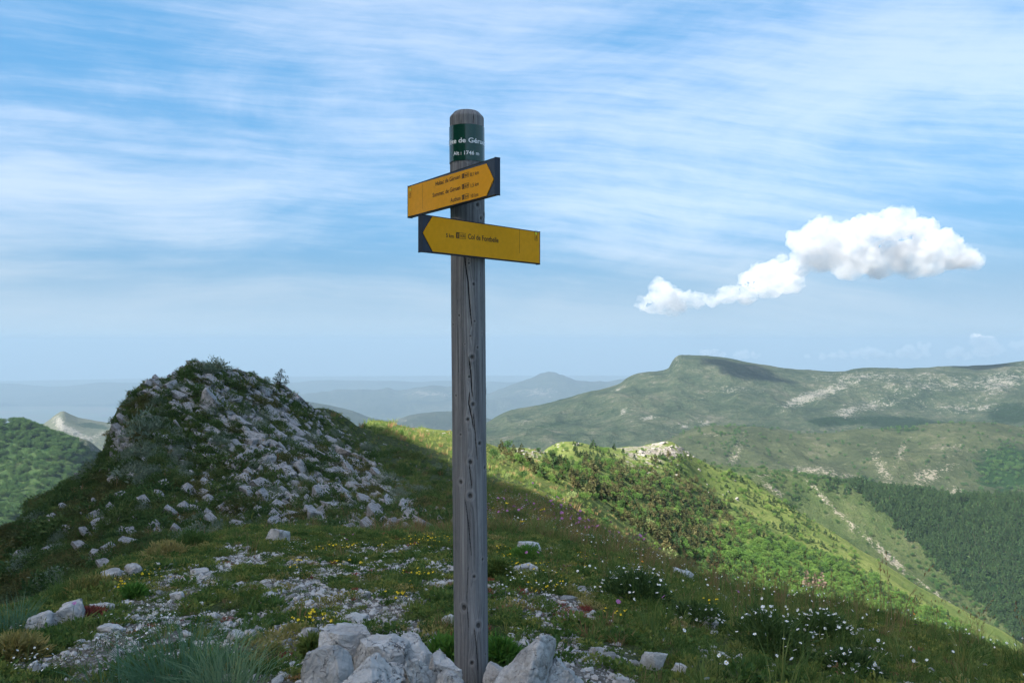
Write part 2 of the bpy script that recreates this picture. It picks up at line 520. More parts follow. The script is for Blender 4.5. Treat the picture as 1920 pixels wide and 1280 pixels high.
J_A = int(np.searchsorted(DD, 20.0)); J_B = int(np.searchsorted(DD, 72.0))
M_ground, M_knoll, M_hill = ground_material(), knoll_material(), hillside_material()
ground = terrain_mesh('ground', 0, J_A + 1, M_ground)
add_attr(ground.data, 'gravel', gravel_mask(Xg[:J_A + 1], Dg[:J_A + 1]))
knoll = terrain_mesh('rocky_knoll_hill', J_A, J_B + 1, M_knoll)
add_attr(knoll.data, 'rocky', knoll_rocky(PXg[J_A:J_B + 1], _pyn[J_A:J_B + 1]) * (1 - smooth(45, 60, Dg[J_A:J_B + 1])))
hillside = terrain_mesh('ridge_hillside', J_B, len(DD), M_hill)
_hp, _hd = PXg[J_B:], Dg[J_B:]
_crest = np.exp(-((_pyn[J_B:] - 845) / 16.0) ** 2) * np.exp(-((_hp - 1240) / 90.0) ** 2) + 0.7 * np.exp(-((_pyn[J_B:] - 850) / 12.0) ** 2) * np.exp(-((_hp - 1000) / 60.0) ** 2)
_outc = 0.55 * np.exp(-((_pyn[J_B:] - 880) / 25.0) ** 2) * np.exp(-((_hp - 1210) / 60.0) ** 2) + 0.3 * np.exp(-((_pyn[J_B:] - 800) / 14.0) ** 2) * np.exp(-((_hp - 780) / 90.0) ** 2)
add_attr(hillside.data, 'rocky', np.clip(_crest + _outc, 0, 1))


# ------------------------------------------------------------------ farther landforms
def loft(name, curves, px0, px1, nu, nv, mat, amp=0.0, lam=100.0, seed=0, rid=0.0, attrs=None, lam2=None):
    """Hill surface through cross curves; each curve = list of (photo column, photo row, distance), from the foot, over the crest, to behind."""
    us = np.linspace(px0, px1, nu)
    P = []
    for c in curves:
        k = np.array(sorted(c), float)
        py = pchip(k[:, 0], k[:, 1], us); d = pchip(k[:, 0], k[:, 2], us)
        P.append(np.stack([(us - 960) / F * d, d, (640 - py) / F * d], 0))
    P = np.stack(P, -1)                       # 3 x nu x ncurves
    vs = np.linspace(0, len(curves) - 1, nv)
    Q = pchip(np.arange(len(curves)), P, vs)  # 3 x nu x nv
    Q = Q.transpose(2, 1, 0)                  # nv x nu x 3
    x, y = Q[..., 0], Q[..., 1]
    ic = len(curves) - 2 if len(curves) <= 4 else len(curves) - 3
    wc = (0.30 + 0.70 * smooth(0.0, 0.8, np.abs(vs - ic)))[:, None]
    if amp:
        Q[..., 2] += wc * amp * fbm(x / lam, y / lam, 0, 5, seed)
    if rid:
        Q[..., 2] += wc * rid * (ridged(x / (lam2 or lam), y / (lam2 or lam) * 0.6, 5, seed + 50) - 0.35)
    me = mesh_from(name, Q.reshape(-1, 3), grid_faces(nu, nv))
    o = link(name, me, None, [mat])
    tag(o, kind='structure')
    pxg = x / y * F + 960; pyg = 640 - Q[..., 2] / y * F
    for k, f in (attrs or {}).items():
        add_attr(me, k, f(pxg, pyg))
    return o, Q


def sil(c, d):
    return [(a, b, d) for a, b in c]


def bump2(px, py, cx, cy, sx, sy, ang=0.0):
    c, s = math.cos(ang), math.sin(ang)
    u = (px - cx) * c + (py - cy) * s
    v = -(px - cx) * s + (py - cy) * c
    return np.exp(-(u / sx) ** 2 - (v / sy) ** 2)


def far_material(name, s, greens, scree, wood, extra=0.0):
    m, nt = new_mat(name)
    co = obj_coord(nt)
    n1 = nt.noise(co, s, 8, 0.62)
    n2 = nt.noise(co, s * 5.1, 8, 0.70)
    n3 = nt.noise(co, s * 17.0, 6, 0.7)
    c = nt.ramp(nt.math('ADD', nt.math('MULTIPLY', n1, 0.55), nt.math('MULTIPLY', n2, 0.45)), [(0.34, greens[0]), (0.47, greens[1]), (0.56, greens[2]), (0.68, greens[3])])
    c = nt.mix(nt.maprange(n3, 0.3, 0.7, 0.0, 0.55), c, greens[0])
    wv = nt.math('ADD', attr(nt, 'wood'), nt.math('MULTIPLY', nt.math('SUBTRACT', n2, 0.5), 1.5))
    c = nt.mix(nt.maprange(wv, 0.42, 0.52), c, nt.mix(n3, wood, tuple(0.35 * k for k in wood[:3]) + (1,)))
    rv = nt.math('ADD', attr(nt, 'rocky'), nt.math('MULTIPLY', nt.math('SUBTRACT', n3, 0.5), 2.4))
    rv = nt.math('ADD', rv, nt.math('MULTIPLY', nt.math('SUBTRACT', n2, 0.5), 1.8 + extra))
    c = nt.mix(nt.maprange(rv, 0.46, 0.74, 0.0, scree[3]), c, nt.mix(n3, tuple(0.45 * k for k in scree[:3]) + (1,), tuple(scree[:3]) + (1,)))
    n4 = nt.noise(co, s * 40.0, 5, 0.7)
    c = nt.mix(nt.maprange(n4, 0.54, 0.64, 0.0, 0.75), c, wood)
    finish(nt, c, 0.97, nt.math('ADD', n2, nt.math('MULTIPLY', n3, 0.5)), 1.0, 0.35 / s * 0.35, 0.02)
    return m


ZERO = lambda px, py: np.zeros_like(px)
# --- plateau mountain with a cliffed nose
M_plateau = far_material('plateau_slopes', 0.006, [(0.015, 0.025, 0.015, 1), (0.038, 0.053, 0.029, 1), (0.070, 0.080, 0.048, 1), (0.16, 0.14, 0.115, 1)], (0.40, 0.375, 0.34, 0.58), (0.018, 0.036, 0.014, 1))


def plateau_rocky(px, py):
    v = 0.62 * bump2(px, py, 1545, 735, 62, 11, -0.35) + 0.50 * bump2(px, py, 1490, 752, 30, 9, -0.4)
    v = v + 0.60 * bump2(px, py, 1585, 775, 24, 9) + 0.45 * bump2(px, py, 1635, 760, 60, 12, -0.1) + 0.42 * bump2(px, py, 1740, 725, 130, 13, -0.06)
    v = v + 0.45 * bump2(px, py, 1880, 715, 60, 22, -0.5) + 0.40 * bump2(px, py, 1800, 765, 90, 12) + 0.38 * bump2(px, py, 1650, 705, 160, 10)
    v = v + 0.75 * bump2(px, py, 1215, 783, 20, 5, -0.1) + 0.7 * bump2(px, py, 1170, 770, 9, 8, -0.8) + 0.6 * bump2(px, py, 1160, 730, 14, 3, -0.4)
    v = v + 0.7 * bump2(px, py, 1282, 799, 12, 4, 0.5) + 0.5 * bump2(px, py, 1320, 795, 20, 9, 0.6) + 0.35 * bump2(px, py, 1380, 730, 60, 9)
    v = v + 0.42 * bump2(px, py, 1268, 676, 9, 14) + 0.25 * bump2(px, py, 1210, 703, 40, 7)
    v = v + 0.5 * bump2(px, py, 1610, 804, 14, 3, -0.2) + 0.45 * bump2(px, py, 985, 790, 22, 4)
    return np.clip(v + 0.06, 0, 1)


def plateau_wood(px, py):
    v = 0.85 * bump2(px, py, 1560, 790, 42, 9) + 0.9 * bump2(px, py, 1690, 792, 80, 12, 0.08) + 0.8 * bump2(px, py, 1890, 775, 45, 22) + 0.6 * bump2(px, py, 1800, 800, 60, 8)
    v = v + 0.45 * bump2(px, py, 1040, 795, 60, 7, -0.2) + 0.4 * bump2(px, py, 1150, 770, 60, 6, -0.3) + 0.35 * bump2(px, py, 1420, 800, 80, 14)
    return np.clip(v + 0.10, 0, 1)


CREST = [(780, 850), (860, 815), (915, 792), (940, 778), (960, 772), (1000, 763), (1030, 757), (1070, 747), (1100, 738), (1140, 728), (1160, 722), (1180, 708), (1200, 700), (1220, 697), (1245, 694), (1254, 690), (1259, 680), (1266, 670), (1276, 665),
         (1300, 665), (1350, 672), (1430, 684), (1500, 694), (1580, 698), (1600, 693), (1640, 690), (1700, 691), (1735, 691), (1765, 687), (1850, 684), (1885, 680), (1920, 678), (2100, 690), (2500, 720), (2900, 760)]
loft('plateau_mountain', [
    sil([(780, 1000), (1400, 960), (2900, 1050)], 2350),
    sil([(780, 880), (1000, 850), (1240, 850), (1400, 845), (1500, 850), (1920, 845), (2900, 900)], 2800),
    sil([(780, 866), (915, 822), (1030, 806), (1160, 800), (1300, 795), (1500, 792), (1920, 785), (2900, 850)], 3250),
    sil([(780, 858), (915, 806), (1030, 778), (1160, 752), (1250, 735), (1300, 728), (1500, 740), (1700, 730), (1920, 722), (2900, 800)], 3700),
    sil(CREST, 4150),
    sil([(a, b + 45) for a, b in CREST], 4700), sil([(780, 1000), (2900, 1000)], 6000)],
    780, 2900, 560, 150, M_plateau, amp=26, lam=420, seed=3, rid=48, lam2=520, attrs={'rocky': plateau_rocky, 'wood': plateau_wood})

# --- rounded brown-green hill in front of the plateau
M_round = far_material('round_hill_slopes', 0.010, [(0.026, 0.035, 0.018, 1), (0.050, 0.060, 0.030, 1), (0.074, 0.084, 0.042, 1), (0.14, 0.12, 0.090, 1)], (0.36, 0.32, 0.26, 0.75), (0.018, 0.045, 0.014, 1))


def round_rocky(px, py):
    v = 0.6 * bump2(px, py, 1655, 880, 12, 40, -0.5) + 0.55 * bump2(px, py, 1690, 845, 10, 25, 0.35) + 0.6 * bump2(px, py, 1740, 890, 45, 16, -0.3)
    v = v + 0.75 * bump2(px, py, 1800, 925, 25, 10, 0.3) + 0.5 * bump2(px, py, 1570, 890, 70, 9, 0.2) + 0.45 * bump2(px, py, 1790, 840, 40, 8)
    v = v + 0.55 * bump2(px, py, 1380, 850, 10, 40, 0.5) + 0.4 * bump2(px, py, 1260, 815, 26, 5, -0.5) + 0.35 * bump2(px, py, 1500, 880, 60, 8) + 0.3 * bump2(px, py, 1330, 815, 50, 6)
    return np.clip(v + 0.05, 0, 1)


def round_wood(px, py):
    v = 0.75 * bump2(px, py, 1890, 880, 75, 48) + 0.45 * bump2(px, py, 1630, 900, 25, 30, -0.5) + 0.35 * bump2(px, py, 1380, 830, 50, 25)
    v = v + 0.5 * bump2(px, py, 1700, 806, 40, 3)
    return np.clip(v + 0.10, 0, 1)


RC = [(1050, 880), (1150, 858), (1230, 836), (1270, 818), (1300, 806), (1330, 801), (1400, 803), (1450, 806), (1500, 815), (1550, 817), (1600, 808), (1650, 806), (1700, 806), (1740, 800), (1780, 797), (1850, 794), (1920, 800), (2200, 815), (2900, 880)]
_, Q_round = loft('rounded_hill', [
    sil([(1050, 1100), (2900, 1200)], 1560),
    sil([(1050, 960), (1150, 930), (1300, 920), (1400, 925), (1640, 960), (1920, 960), (2900, 1020)], 1720),
    sil([(1050, 920), (1150, 895), (1300, 860), (1500, 868), (1640, 872), (1920, 862), (2900, 940)], 2000),
    sil(RC, 2330), sil([(a, b + 50) for a, b in RC], 2700), sil([(1050, 1000), (2900, 1050)], 3200)],
    1050, 2900, 420, 120, M_round, amp=14, lam=230, seed=13, rid=32, lam2=300, attrs={'rocky': round_rocky, 'wood': round_wood})

# --- spur with the planted conifer forest
M_spur = far_material('spur_slopes', 0.016, [(0.032, 0.052, 0.018, 1), (0.060, 0.082, 0.030, 1), (0.085, 0.100, 0.042, 1), (0.15, 0.135, 0.090, 1)], (0.42, 0.37, 0.30, 0.8), (0.018, 0.042, 0.014, 1))


def spur_rocky(px, py):
    v = 0.70 * bump2(px, py, 1545, 935, 60, 5, 0.85) + 0.85 * bump2(px, py, 1665, 1040, 45, 7, 0.75) + 0.7 * bump2(px, py, 1780, 1130, 90, 5, 0.62)
    v = v + 0.6 * bump2(px, py, 1450, 915, 30, 7, 0.6) + 0.4 * bump2(px, py, 1440, 890, 30, 5) + 0.5 * bump2(px, py, 1600, 985, 50, 5, 0.8)
    return np.clip(v + 0.05, 0, 1)


def spur_wood(px, py):
    fm = smooth(-4, 12, (px - 1612) * 0.67 - (py - 925) * 0.725) * smooth(908, 918, py)
    return np.clip(0.45 * bump2(px, py, 1570, 895, 60, 14, 0.15) + 0.4 * bump2(px, py, 1500, 930, 30, 20) + 0.12 + 0.65 * fm, 0, 1)


SC = [(1200, 960), (1290, 890), (1340, 874), (1390, 877), (1450, 880), (1530, 890), (1600, 905), (1640, 915), (1700, 922), (1800, 932), (1920, 938), (2300, 960), (2900, 1010)]
_, Q_spur = loft('forest_spur_hill', [
    sil([(1200, 1250), (1500, 1300), (1920, 1500), (2900, 1700)], 900),
    sil([(1200, 1080), (1400, 1060), (1500, 1090), (1640, 1130), (1800, 1200), (1920, 1250), (2900, 1400)], 980),
    sil([(1200, 1010), (1400, 950), (1500, 985), (1640, 1015), (1800, 1060), (1920, 1085), (2900, 1200)], 1100),
    sil(SC, 1230), sil([(a, b + 60) for a, b in SC], 1400), sil([(1200, 1200), (2900, 1300)], 1700)],
    1200, 2900, 380, 110, M_spur, amp=9, lam=120, seed=23, rid=14, lam2=180, attrs={'rocky': spur_rocky, 'wood': spur_wood})

# --- wooded hill low on the left
M_leftwood = far_material('left_hill_slopes', 0.014, [(0.020, 0.042, 0.016, 1), (0.040, 0.072, 0.024, 1), (0.064, 0.095, 0.034, 1), (0.12, 0.125, 0.065, 1)], (0.38, 0.34, 0.26, 0.7), (0.020, 0.050, 0.016, 1))
LC = [(-1600, 690), (-700, 760), (-200, 785), (0, 793), (30, 793), (60, 800), (85, 810), (110, 820), (140, 832), (160, 850), (200, 880), (250, 930), (420, 1080)]
_, Q_left = loft('wooded_hill', [
    sil([(-1600, 1300), (420, 1400)], 900),
    sil([(-1600, 1050), (0, 1060), (200, 1090), (420, 1250)], 1020),
    sil([(-1600, 850), (0, 905), (100, 915), (200, 960), (420, 1150)], 1300),
    sil(LC, 1550), sil([(a, b + 50) for a, b in LC], 1800), sil([(-1600, 1100), (420, 1200)], 2200)],
    -1600, 420, 300, 90, M_leftwood, amp=14, lam=200, seed=43, rid=20, lam2=260,
    attrs={'rocky': lambda px, py: np.clip(0.55 * bump2(px, py, 150, 845, 20, 5) + 0.03, 0, 1), 'wood': lambda px, py: np.clip(0.85 * bump2(px, py, 70, 820, 110, 24, 0.22) + 0.10, 0, 1)})
SH = [(60, 880), (100, 835), (130, 820), (160, 824), (190, 845), (215, 862), (300, 900)]
loft('stony_shoulder_hill', [
    sil([(60, 1000), (300, 1050)], 1850), sil([(60, 890), (130, 860), (190, 880), (300, 930)], 2050), sil(SH, 2300), sil([(a, b + 40) for a, b in SH], 2700)],
    60, 300, 60, 40, M_round, amp=8, lam=180, seed=53, rid=10, attrs={'rocky': lambda px, py: 0.5 * bump2(px, py, 190, 855, 16, 6) + 0.3, 'wood': ZERO})

# --- pale bare peak
M_bare = far_material('bare_peak_slopes', 0.006, [(0.055, 0.065, 0.045, 1), (0.085, 0.092, 0.06, 1), (0.11, 0.11, 0.075, 1), (0.16, 0.15, 0.12, 1)], (0.38, 0.36, 0.33, 0.6), (0.035, 0.055, 0.03, 1))
BC = [(-250, 900), (0, 840), (55, 812), (75, 800), (90, 790), (105, 778), (118, 772), (130, 777), (150, 785), (180, 790), (205, 793), (225, 796), (270, 800), (350, 815), (500, 850)]
loft('bare_peak', [
    sil([(-250, 1000), (500, 1000)], 3900), sil([(-250, 920), (75, 850), (118, 830), (200, 835), (500, 890)], 4300),
    sil(BC, 4900), sil([(a, b + 35) for a, b in BC], 5500), sil([(-250, 950), (500, 950)], 6500)],
    -250, 500, 220, 90, M_bare, amp=14, lam=450, seed=63, rid=40, lam2=500,
    attrs={'rocky': lambda px, py: np.clip(0.8 * bump2(px, py, 135, 808, 50, 9, 0.5) + 0.75 * bump2(px, py, 112, 790, 6, 16, -0.3) + 0.6 * bump2(px, py, 190, 815, 30, 6, -0.3), 0, 1),
           'wood': lambda px, py: np.clip(0.8 * bump2(px, py, 175, 798, 38, 7, 0.12), 0, 1)})

# --- dark ridge and blue ranges far off
M_far = far_material('far_range_slopes', 0.0012, [(0.024, 0.032, 0.022, 1), (0.038, 0.047, 0.032, 1), (0.055, 0.062, 0.042, 1), (0.10, 0.10, 0.08, 1)], (0.30, 0.28, 0.25, 0.5), (0.035, 0.055, 0.03, 1))
MC = [(300, 830), (480, 770), (560, 750), (610, 757), (660, 768), (700, 784), (735, 790), (770, 780), (800, 775), (850, 772), (880, 774), (915, 785), (960, 800), (1050, 840)]
loft('dark_ridge_hill', [
    sil([(300, 900), (1050, 950)], 7000), sil([(300, 850), (560, 800), (700, 810), (850, 805), (1050, 860)], 7600), sil(MC, 8300), sil([(a, b + 30) for a, b in MC], 9500)],
    300, 1050, 160, 50, M_far, amp=30, lam=900, seed=73, rid=45, lam2=900, attrs={'rocky': lambda px, py: 0.4 * bump2(px, py, 745, 790, 40, 6), 'wood': ZERO})
CC = [(300, 770), (450, 752), (560, 742), (600, 738), (650, 731), (700, 734), (750, 729), (800, 722), (850, 726), (890, 735), (920, 738), (950, 725), (975, 714), (1000, 708), (1020, 703), (1040, 697), (1055, 702), (1080, 712), (1110, 716), (1150, 713), (1190, 711), (1260, 720), (1600, 735), (2200, 745)]
CC = [(float(q), float(np.interp(q, [a for a, b in CC], [b for a, b in CC]) + 4.5 * fbm(q / 34.0, 0.5, 0, 4, 6))) for q in np.arange(300, 2201, 7)]
loft('blue_mountain_range', [
    sil([(300, 800), (2200, 800)], 15500), sil([(300, 782), (800, 757), (1040, 748), (2200, 770)], 17000), sil(CC, 19000), sil([(a, b + 15) for a, b in CC], 21500)],
    300, 2200, 420, 70, M_far, amp=60, lam=1500, seed=83, rid=150, lam2=1900,
    attrs={'rocky': lambda px, py: np.clip(0.65 * bump2(px, py, 800, 737, 60, 7, 0.1) + 0.6 * bump2(px, py, 1010, 735, 50, 10), 0, 1), 'wood': ZERO})
DC = [(-2500, 712), (-1000, 716), (-300, 722), (0, 719), (70, 724), (150, 721), (230, 716), (330, 720), (500, 717), (700, 713), (900, 716), (1200, 716), (2000, 712), (3500, 716)]
DC = [(float(q), float(np.interp(q, [a for a, b in DC], [b for a, b in DC]) + 3.0 * fbm(q / 60.0, 2.5, 0, 4, 8))) for q in np.arange(-2500, 3501, 14)]
loft('horizon_range', [
    sil([(-2500, 760), (3500, 760)], 23000), sil([(-2500, 738), (3500, 736)], 25500), sil(DC, 28000), sil([(a, b + 10) for a, b in DC], 31000)],
    -2500, 3500, 420, 40, M_far, amp=90, lam=2600, seed=93, rid=120, lam2=3000, attrs={'rocky': ZERO, 'wood': ZERO})

# --- one ground sheet out to the horizon
PLAIN_Z = -1750.0
mp, nt = new_mat('plain_fields')
co = obj_coord(nt)
n1 = nt.noise(co, 0.0006, 8, 0.7)
vor = nt.n('ShaderNodeTexVoronoi')
vor.inputs['Scale'].default_value = 0.0016
nt.l(co, vor.inputs['Vector'])
c = nt.ramp(n1, [(0.35, (0.02, 0.030, 0.018, 1)), (0.55, (0.032, 0.04, 0.025, 1)), (0.7, (0.07, 0.066, 0.05, 1))])
c = nt.mix(0.08, c, nt.mix(1.0, vor.outputs['Color'], (0.25, 0.25, 0.2, 1), 'MULTIPLY'))
finish(nt, c, 1.0)
R = 44000.0
th = np.linspace(0, 2 * math.pi, 73)[:-1]
rings = [0, 3000, 8000, 16000, 28000, R]
V = [(0, 0, PLAIN_Z)]
for r in rings[1:]:
    V += [(r * math.cos(a), r * math.sin(a), PLAIN_Z) for a in th]
FA = [(0, 1 + k, 1 + (k + 1) % 72) for k in range(72)]
for q in range(len(rings) - 2):
    b0 = 1 + q * 72
    FA += [(b0 + k, b0 + 72 + k, b0 + 72 + (k + 1) % 72, b0 + (k + 1) % 72) for k in range(72)]
plain = link('plain_ground', mesh_from('plain_ground', V, FA), None, [mp])
tag(plain, kind='structure')

# ------------------------------------------------------------------ the summit behind the camera, which shades the foreground
Lh = 165.0
sh = Vector((SUN_DIR.x, SUN_DIR.y, 0)).normalized()
edge = [(-25, 102, -34), (-21, 94, -9), (-17, 85, -7.2), (-10.3, 75, -8.2), (-4.1, 60, -8.6), (-1.0, 50, -8.3), (1.8, 32, -6.1), (3.6, 22, -5.1), (8, 10, -3.0), (18, -12, -3), (40, -60, -4)]
crest = []
for k, (ex, ey, ez) in enumerate(edge):
    crest.append(Vector((ex, ey, ez)) + sh * Lh + Vector((0, 0, Lh * math.tan(SUN_EL))))
across = Vector((-0.80, 0.60, 0))
NU = 160
ck = np.array([tuple(c) for c in crest])
ts = np.concatenate([[0], np.cumsum(np.linalg.norm(np.diff(ck[:, :2], axis=0), axis=1))])
tq = np.linspace(0, ts[-1], NU)
cr = np.stack([pchip(ts, ck[:, k], tq) for k in range(3)], -1)
rows = []
for off, dz in ((-135, None), (-105, 0.20), (-55, 0.60), (-20, 0.87), (0, 1.0), (20, 0.92), (45, 0.6), (60, -0.4), (80, -1.6)):
    r = cr.copy()
    r[:, 0] += across.x * off; r[:, 1] += across.y * off
    if dz is None:
        r[:, 2] = -7.0
    else:
        r[:, 2] = cr[:, 2] * dz if dz > 0 else cr[:, 2] * dz - 20
    rows.append(r)
rows = np.stack(rows, 0)
vq = np.linspace(0, len(rows) - 1, 70)
S = pchip(np.arange(len(rows)), rows.transpose(2, 1, 0), vq).transpose(2, 1, 0)
wn = np.abs(np.linspace(0, len(rows) - 1, 70) - 4)[:, None]
S[..., 2] += np.clip(wn, 0, 1) * (6 * fbm(S[..., 0] / 30, S[..., 1] / 30, 0, 4, 7)) + 0.5 * fbm(S[..., 0] / 5, S[..., 1] / 5, 0, 3, 9)
summit = link('summit_hill', mesh_from('summit_hill', S.reshape(-1, 3), grid_faces(NU, 70)), None, [M_hill])
tag(summit, kind='structure')

# ------------------------------------------------------------------ haze
hm, nt = new_mat('valley_haze')
pv = nt.n('ShaderNodeVolumePrincipled')
pv.inputs['Color'].default_value = (0.222, 0.322, 0.430, 1)
pv.inputs['Density'].default_value = 5.4e-5
pv.inputs['Anisotropy'].default_value = 0.0
out = nt.n('ShaderNodeOutputMaterial')
nt.l(pv.outputs[0], out.inputs['Volume'])
HB = 46000.0
z0, z1 = PLAIN_Z - 1.0, 160.0
V = [(sx * HB, sy * HB, z) for z in (z0, z1) for sx, sy in ((-1, -1), (1, -1), (1, 1), (-1, 1))]
FA = [(3, 2, 1, 0), (4, 5, 6, 7), (0, 1, 5, 4), (1, 2, 6, 5), (2, 3, 7, 6), (3, 0, 4, 7)]
haze = link('haze', mesh_from('haze', V, FA, False), None, [hm])
tag(haze, kind='stuff')

# ------------------------------------------------------------------ signpost
POST_D = 3.065
POST_R = 0.0613
base_z = (640 - 1310) / F * POST_D
post_x = (884 - 960) / F * POST_D
BASE = Vector((post_x, POST_D, base_z))
LEAN = -(884 - 875) / F * POST_D / ((1310 - 210) / F * POST_D)      # x shift per metre of height
TOP = (640 - 210) / F * POST_D - base_z


def weathered_wood():
    m, nt = new_mat('weathered_wood')
    co = obj_coord(nt)
    sp = nt.n('ShaderNodeSeparateXYZ'); nt.l(co, sp.inputs[0])
    g = attr(nt, 'grain')
    cb = nt.n('ShaderNodeCombineXYZ')
    nt.l(nt.math('MULTIPLY', g, 260.0), cb.inputs[0]); nt.l(nt.math('MULTIPLY', sp.outputs[2], 2.2), cb.inputs[1])
    n1 = nt.noise(cb.outputs[0], 1.0, 7, 0.62, 0.25)
    cb2 = nt.n('ShaderNodeCombineXYZ')
    nt.l(nt.math('MULTIPLY', g, 60.0), cb2.inputs[0]); nt.l(nt.math('MULTIPLY', sp.outputs[2], 1.2), cb2.inputs[1])
    n2 = nt.noise(cb2.outputs[0], 1.0, 4, 0.5, 0.3)
    n3 = nt.noise(nt.mapping(co, scale=(1, 1, 0.25)), 26.0, 8, 0.7)
    fine = nt.noise(nt.mapping(co, scale=(1, 1, 0.12)), 420.0, 4, 0.7)
    c = nt.ramp(n1, [(0.30, (0.045, 0.044, 0.046, 1)), (0.45, (0.165, 0.162, 0.160, 1)), (0.58, (0.265, 0.260, 0.255, 1)), (0.74, (0.40, 0.39, 0.375, 1))])
    c = nt.mix(nt.maprange(n2, 0.38, 0.62, 0.0, 0.65), c, (0.075, 0.075, 0.080, 1))
    c = nt.mix(nt.maprange(n3, 0.52, 0.72, 0.0, 0.5), c, (0.062, 0.060, 0.060, 1))
    c = nt.mix(nt.maprange(fine, 0.3, 0.75, 0.0, 0.25), c, (0.33, 0.33, 0.33, 1))
    k = attr(nt, 'knot')
    c = nt.mix(nt.maprange(k, 0.55, 1.0, 0.0, 0.85), c, (0.045, 0.041, 0.038, 1))
    c = nt.mix(nt.maprange(attr(nt, 'ring'), 0.0, 1.0, 0.0, 0.32), c, (0.38, 0.36, 0.34, 1))
    c = nt.mix(nt.maprange(attr(nt, 'crack'), 0.2, 0.7), c, (0.008, 0.007, 0.007, 1))
    finish(nt, c, 0.9, nt.math('ADD', nt.math('MULTIPLY', n1, 1.0), nt.math('MULTIPLY', fine, 0.4)), 0.9, 0.0025, 0.12)
    return m


def axis_px(py):
    return 875 + (py - 210) / 1100.0 * 9.0


KNOTS = [(879.5, 494, 2.2), (888, 532.5, 2.8), (901, 511, 1.6), (906, 561, 1.5), (861, 591, 2.4), (890, 602, 2.2), (882, 629.5, 2.2), (904, 624, 1.8), (895.5, 651, 2.4), (885, 669, 4.4), (880, 706, 2.6),
         (855, 741.5, 2.4), (887, 757.5, 3.8), (877, 785.5, 3.6), (864, 814, 2.2), (899.5, 831, 3.8), (882, 865, 4.6), (864, 903, 4.4), (882, 928, 5.4), (909, 878, 4.0), (905, 1049, 3.0), (889, 1079, 3.4), (870, 1137, 6.0),
         (897, 1171, 6.0), (885, 1240, 4.2), (861, 1266, 3.2), (878, 299, 4.6), (895, 384, 4.2), (902, 408, 3.6), (872, 645, 1.5)]
CRACKS = [([(871, 478), (874, 505), (878, 530), (880, 565), (885, 612)], 0.0022), ([(879, 668), (883, 700), (886, 745)], 0.0021), ([(880.5, 735), (879, 757), (885, 782), (888, 802)], 0.0020),
          ([(888, 775), (891, 812), (895, 862)], 0.0016), ([(880, 868), (885, 915)], 0.0014), ([(889, 1175), (894, 1215), (897, 1262)], 0.0014), ([(872, 935), (879, 985), (884, 1040)], 0.0010),
          ([(864, 225), (864, 240)], 0.0012), ([(888, 215), (887, 232)], 0.0012), ([(900, 480), (903, 600)], 0.0008), ([(858, 560), (860, 700)], 0.0008), ([(878, 1060), (875, 1120), (879, 1180)], 0.0009)]
NA, NZ = 300, 760
zz = np.concatenate([np.linspace(-0.30, TOP - 0.034, NZ), TOP - 0.034 + 0.034 * np.linspace(0.06, 1, 14)])
aa = np.linspace(0, 2 * math.pi, NA, endpoint=False)
A_, Z_ = np.meshgrid(aa, zz)
cam_ang = math.atan2(-POST_D, -post_x)
rel = (A_ - cam_ang + math.pi) % (2 * math.pi) - math.pi               # 0 faces the camera, + to the photo's right
arc = rel * POST_R
prof = np.where(Z_ > TOP - 0.034, np.interp(Z_, [TOP - 0.023, TOP - 0.018, TOP - 0.003, TOP - 0.001, TOP], [1, 0.96, 0.73, 0.69, 0.64]), 1.0)
Rr = POST_R * prof * (1 + 0.012 * fbm(np.cos(A_) * 1.5, np.sin(A_) * 1.5, Z_ * 1.3, 3, 3))
grain = np.sqrt(arc ** 2 + (0.012 * (1.1 + 1.0 * fbm(Z_ * 1.6, 0.3, 0, 2, 4))) ** 2) * np.where(arc > 0, 1.0, 1.35) + 0.004 * fbm(Z_ * 2.2, arc * 12, 0, 3, 8)
knot = np.zeros_like(Z_); ring = np.zeros_like(Z_); crack = np.zeros_like(Z_)


def to_post(px, py):
    d = POST_D - POST_R * 0.8
    u = np.clip((px - axis_px(py)) / 32.4, -0.98, 0.98)
    return math.asin(u) * POST_R, (640 - py) / F * d - base_z


krng = np.random.default_rng(5)
extra = [(krng.uniform(0.95, 5.2) * POST_R, krng.uniform(0.1, TOP - 0.1), krng.uniform(0.003, 0.009)) for _ in range(46)]
allk = [(*to_post(a, b), r / 522.0) for a, b, r in KNOTS] + [(a if a < math.pi * POST_R else a - 2 * math.pi * POST_R, z, r) for a, z, r in extra]
for ka, kz, kr in allk:
    dx = arc - ka; dz = (Z_ - kz) * 0.85
    r = np.sqrt(dx * dx + dz * dz) / kr
    knot = np.maximum(knot, 1 - smooth(0.55, 1.15, r))
    ring = np.maximum(ring, np.exp(-((r - 1.5) / 0.28) ** 2) * 0.8)
    grain = grain + dx / (1 + r * r) * -0.55 + np.sign(dx) * kr * 0.8 * np.exp(-(np.abs(dx) / (kr * 2.2)) ** 2 - ((Z_ - kz) / (kr * 4.5)) ** 2)
    Rr = Rr + 0.0012 * np.exp(-((r - 1.35) / 0.5) ** 2) - 0.0035 * (1 - smooth(0.2, 1.0, r)) * min(1, kr / 0.006)
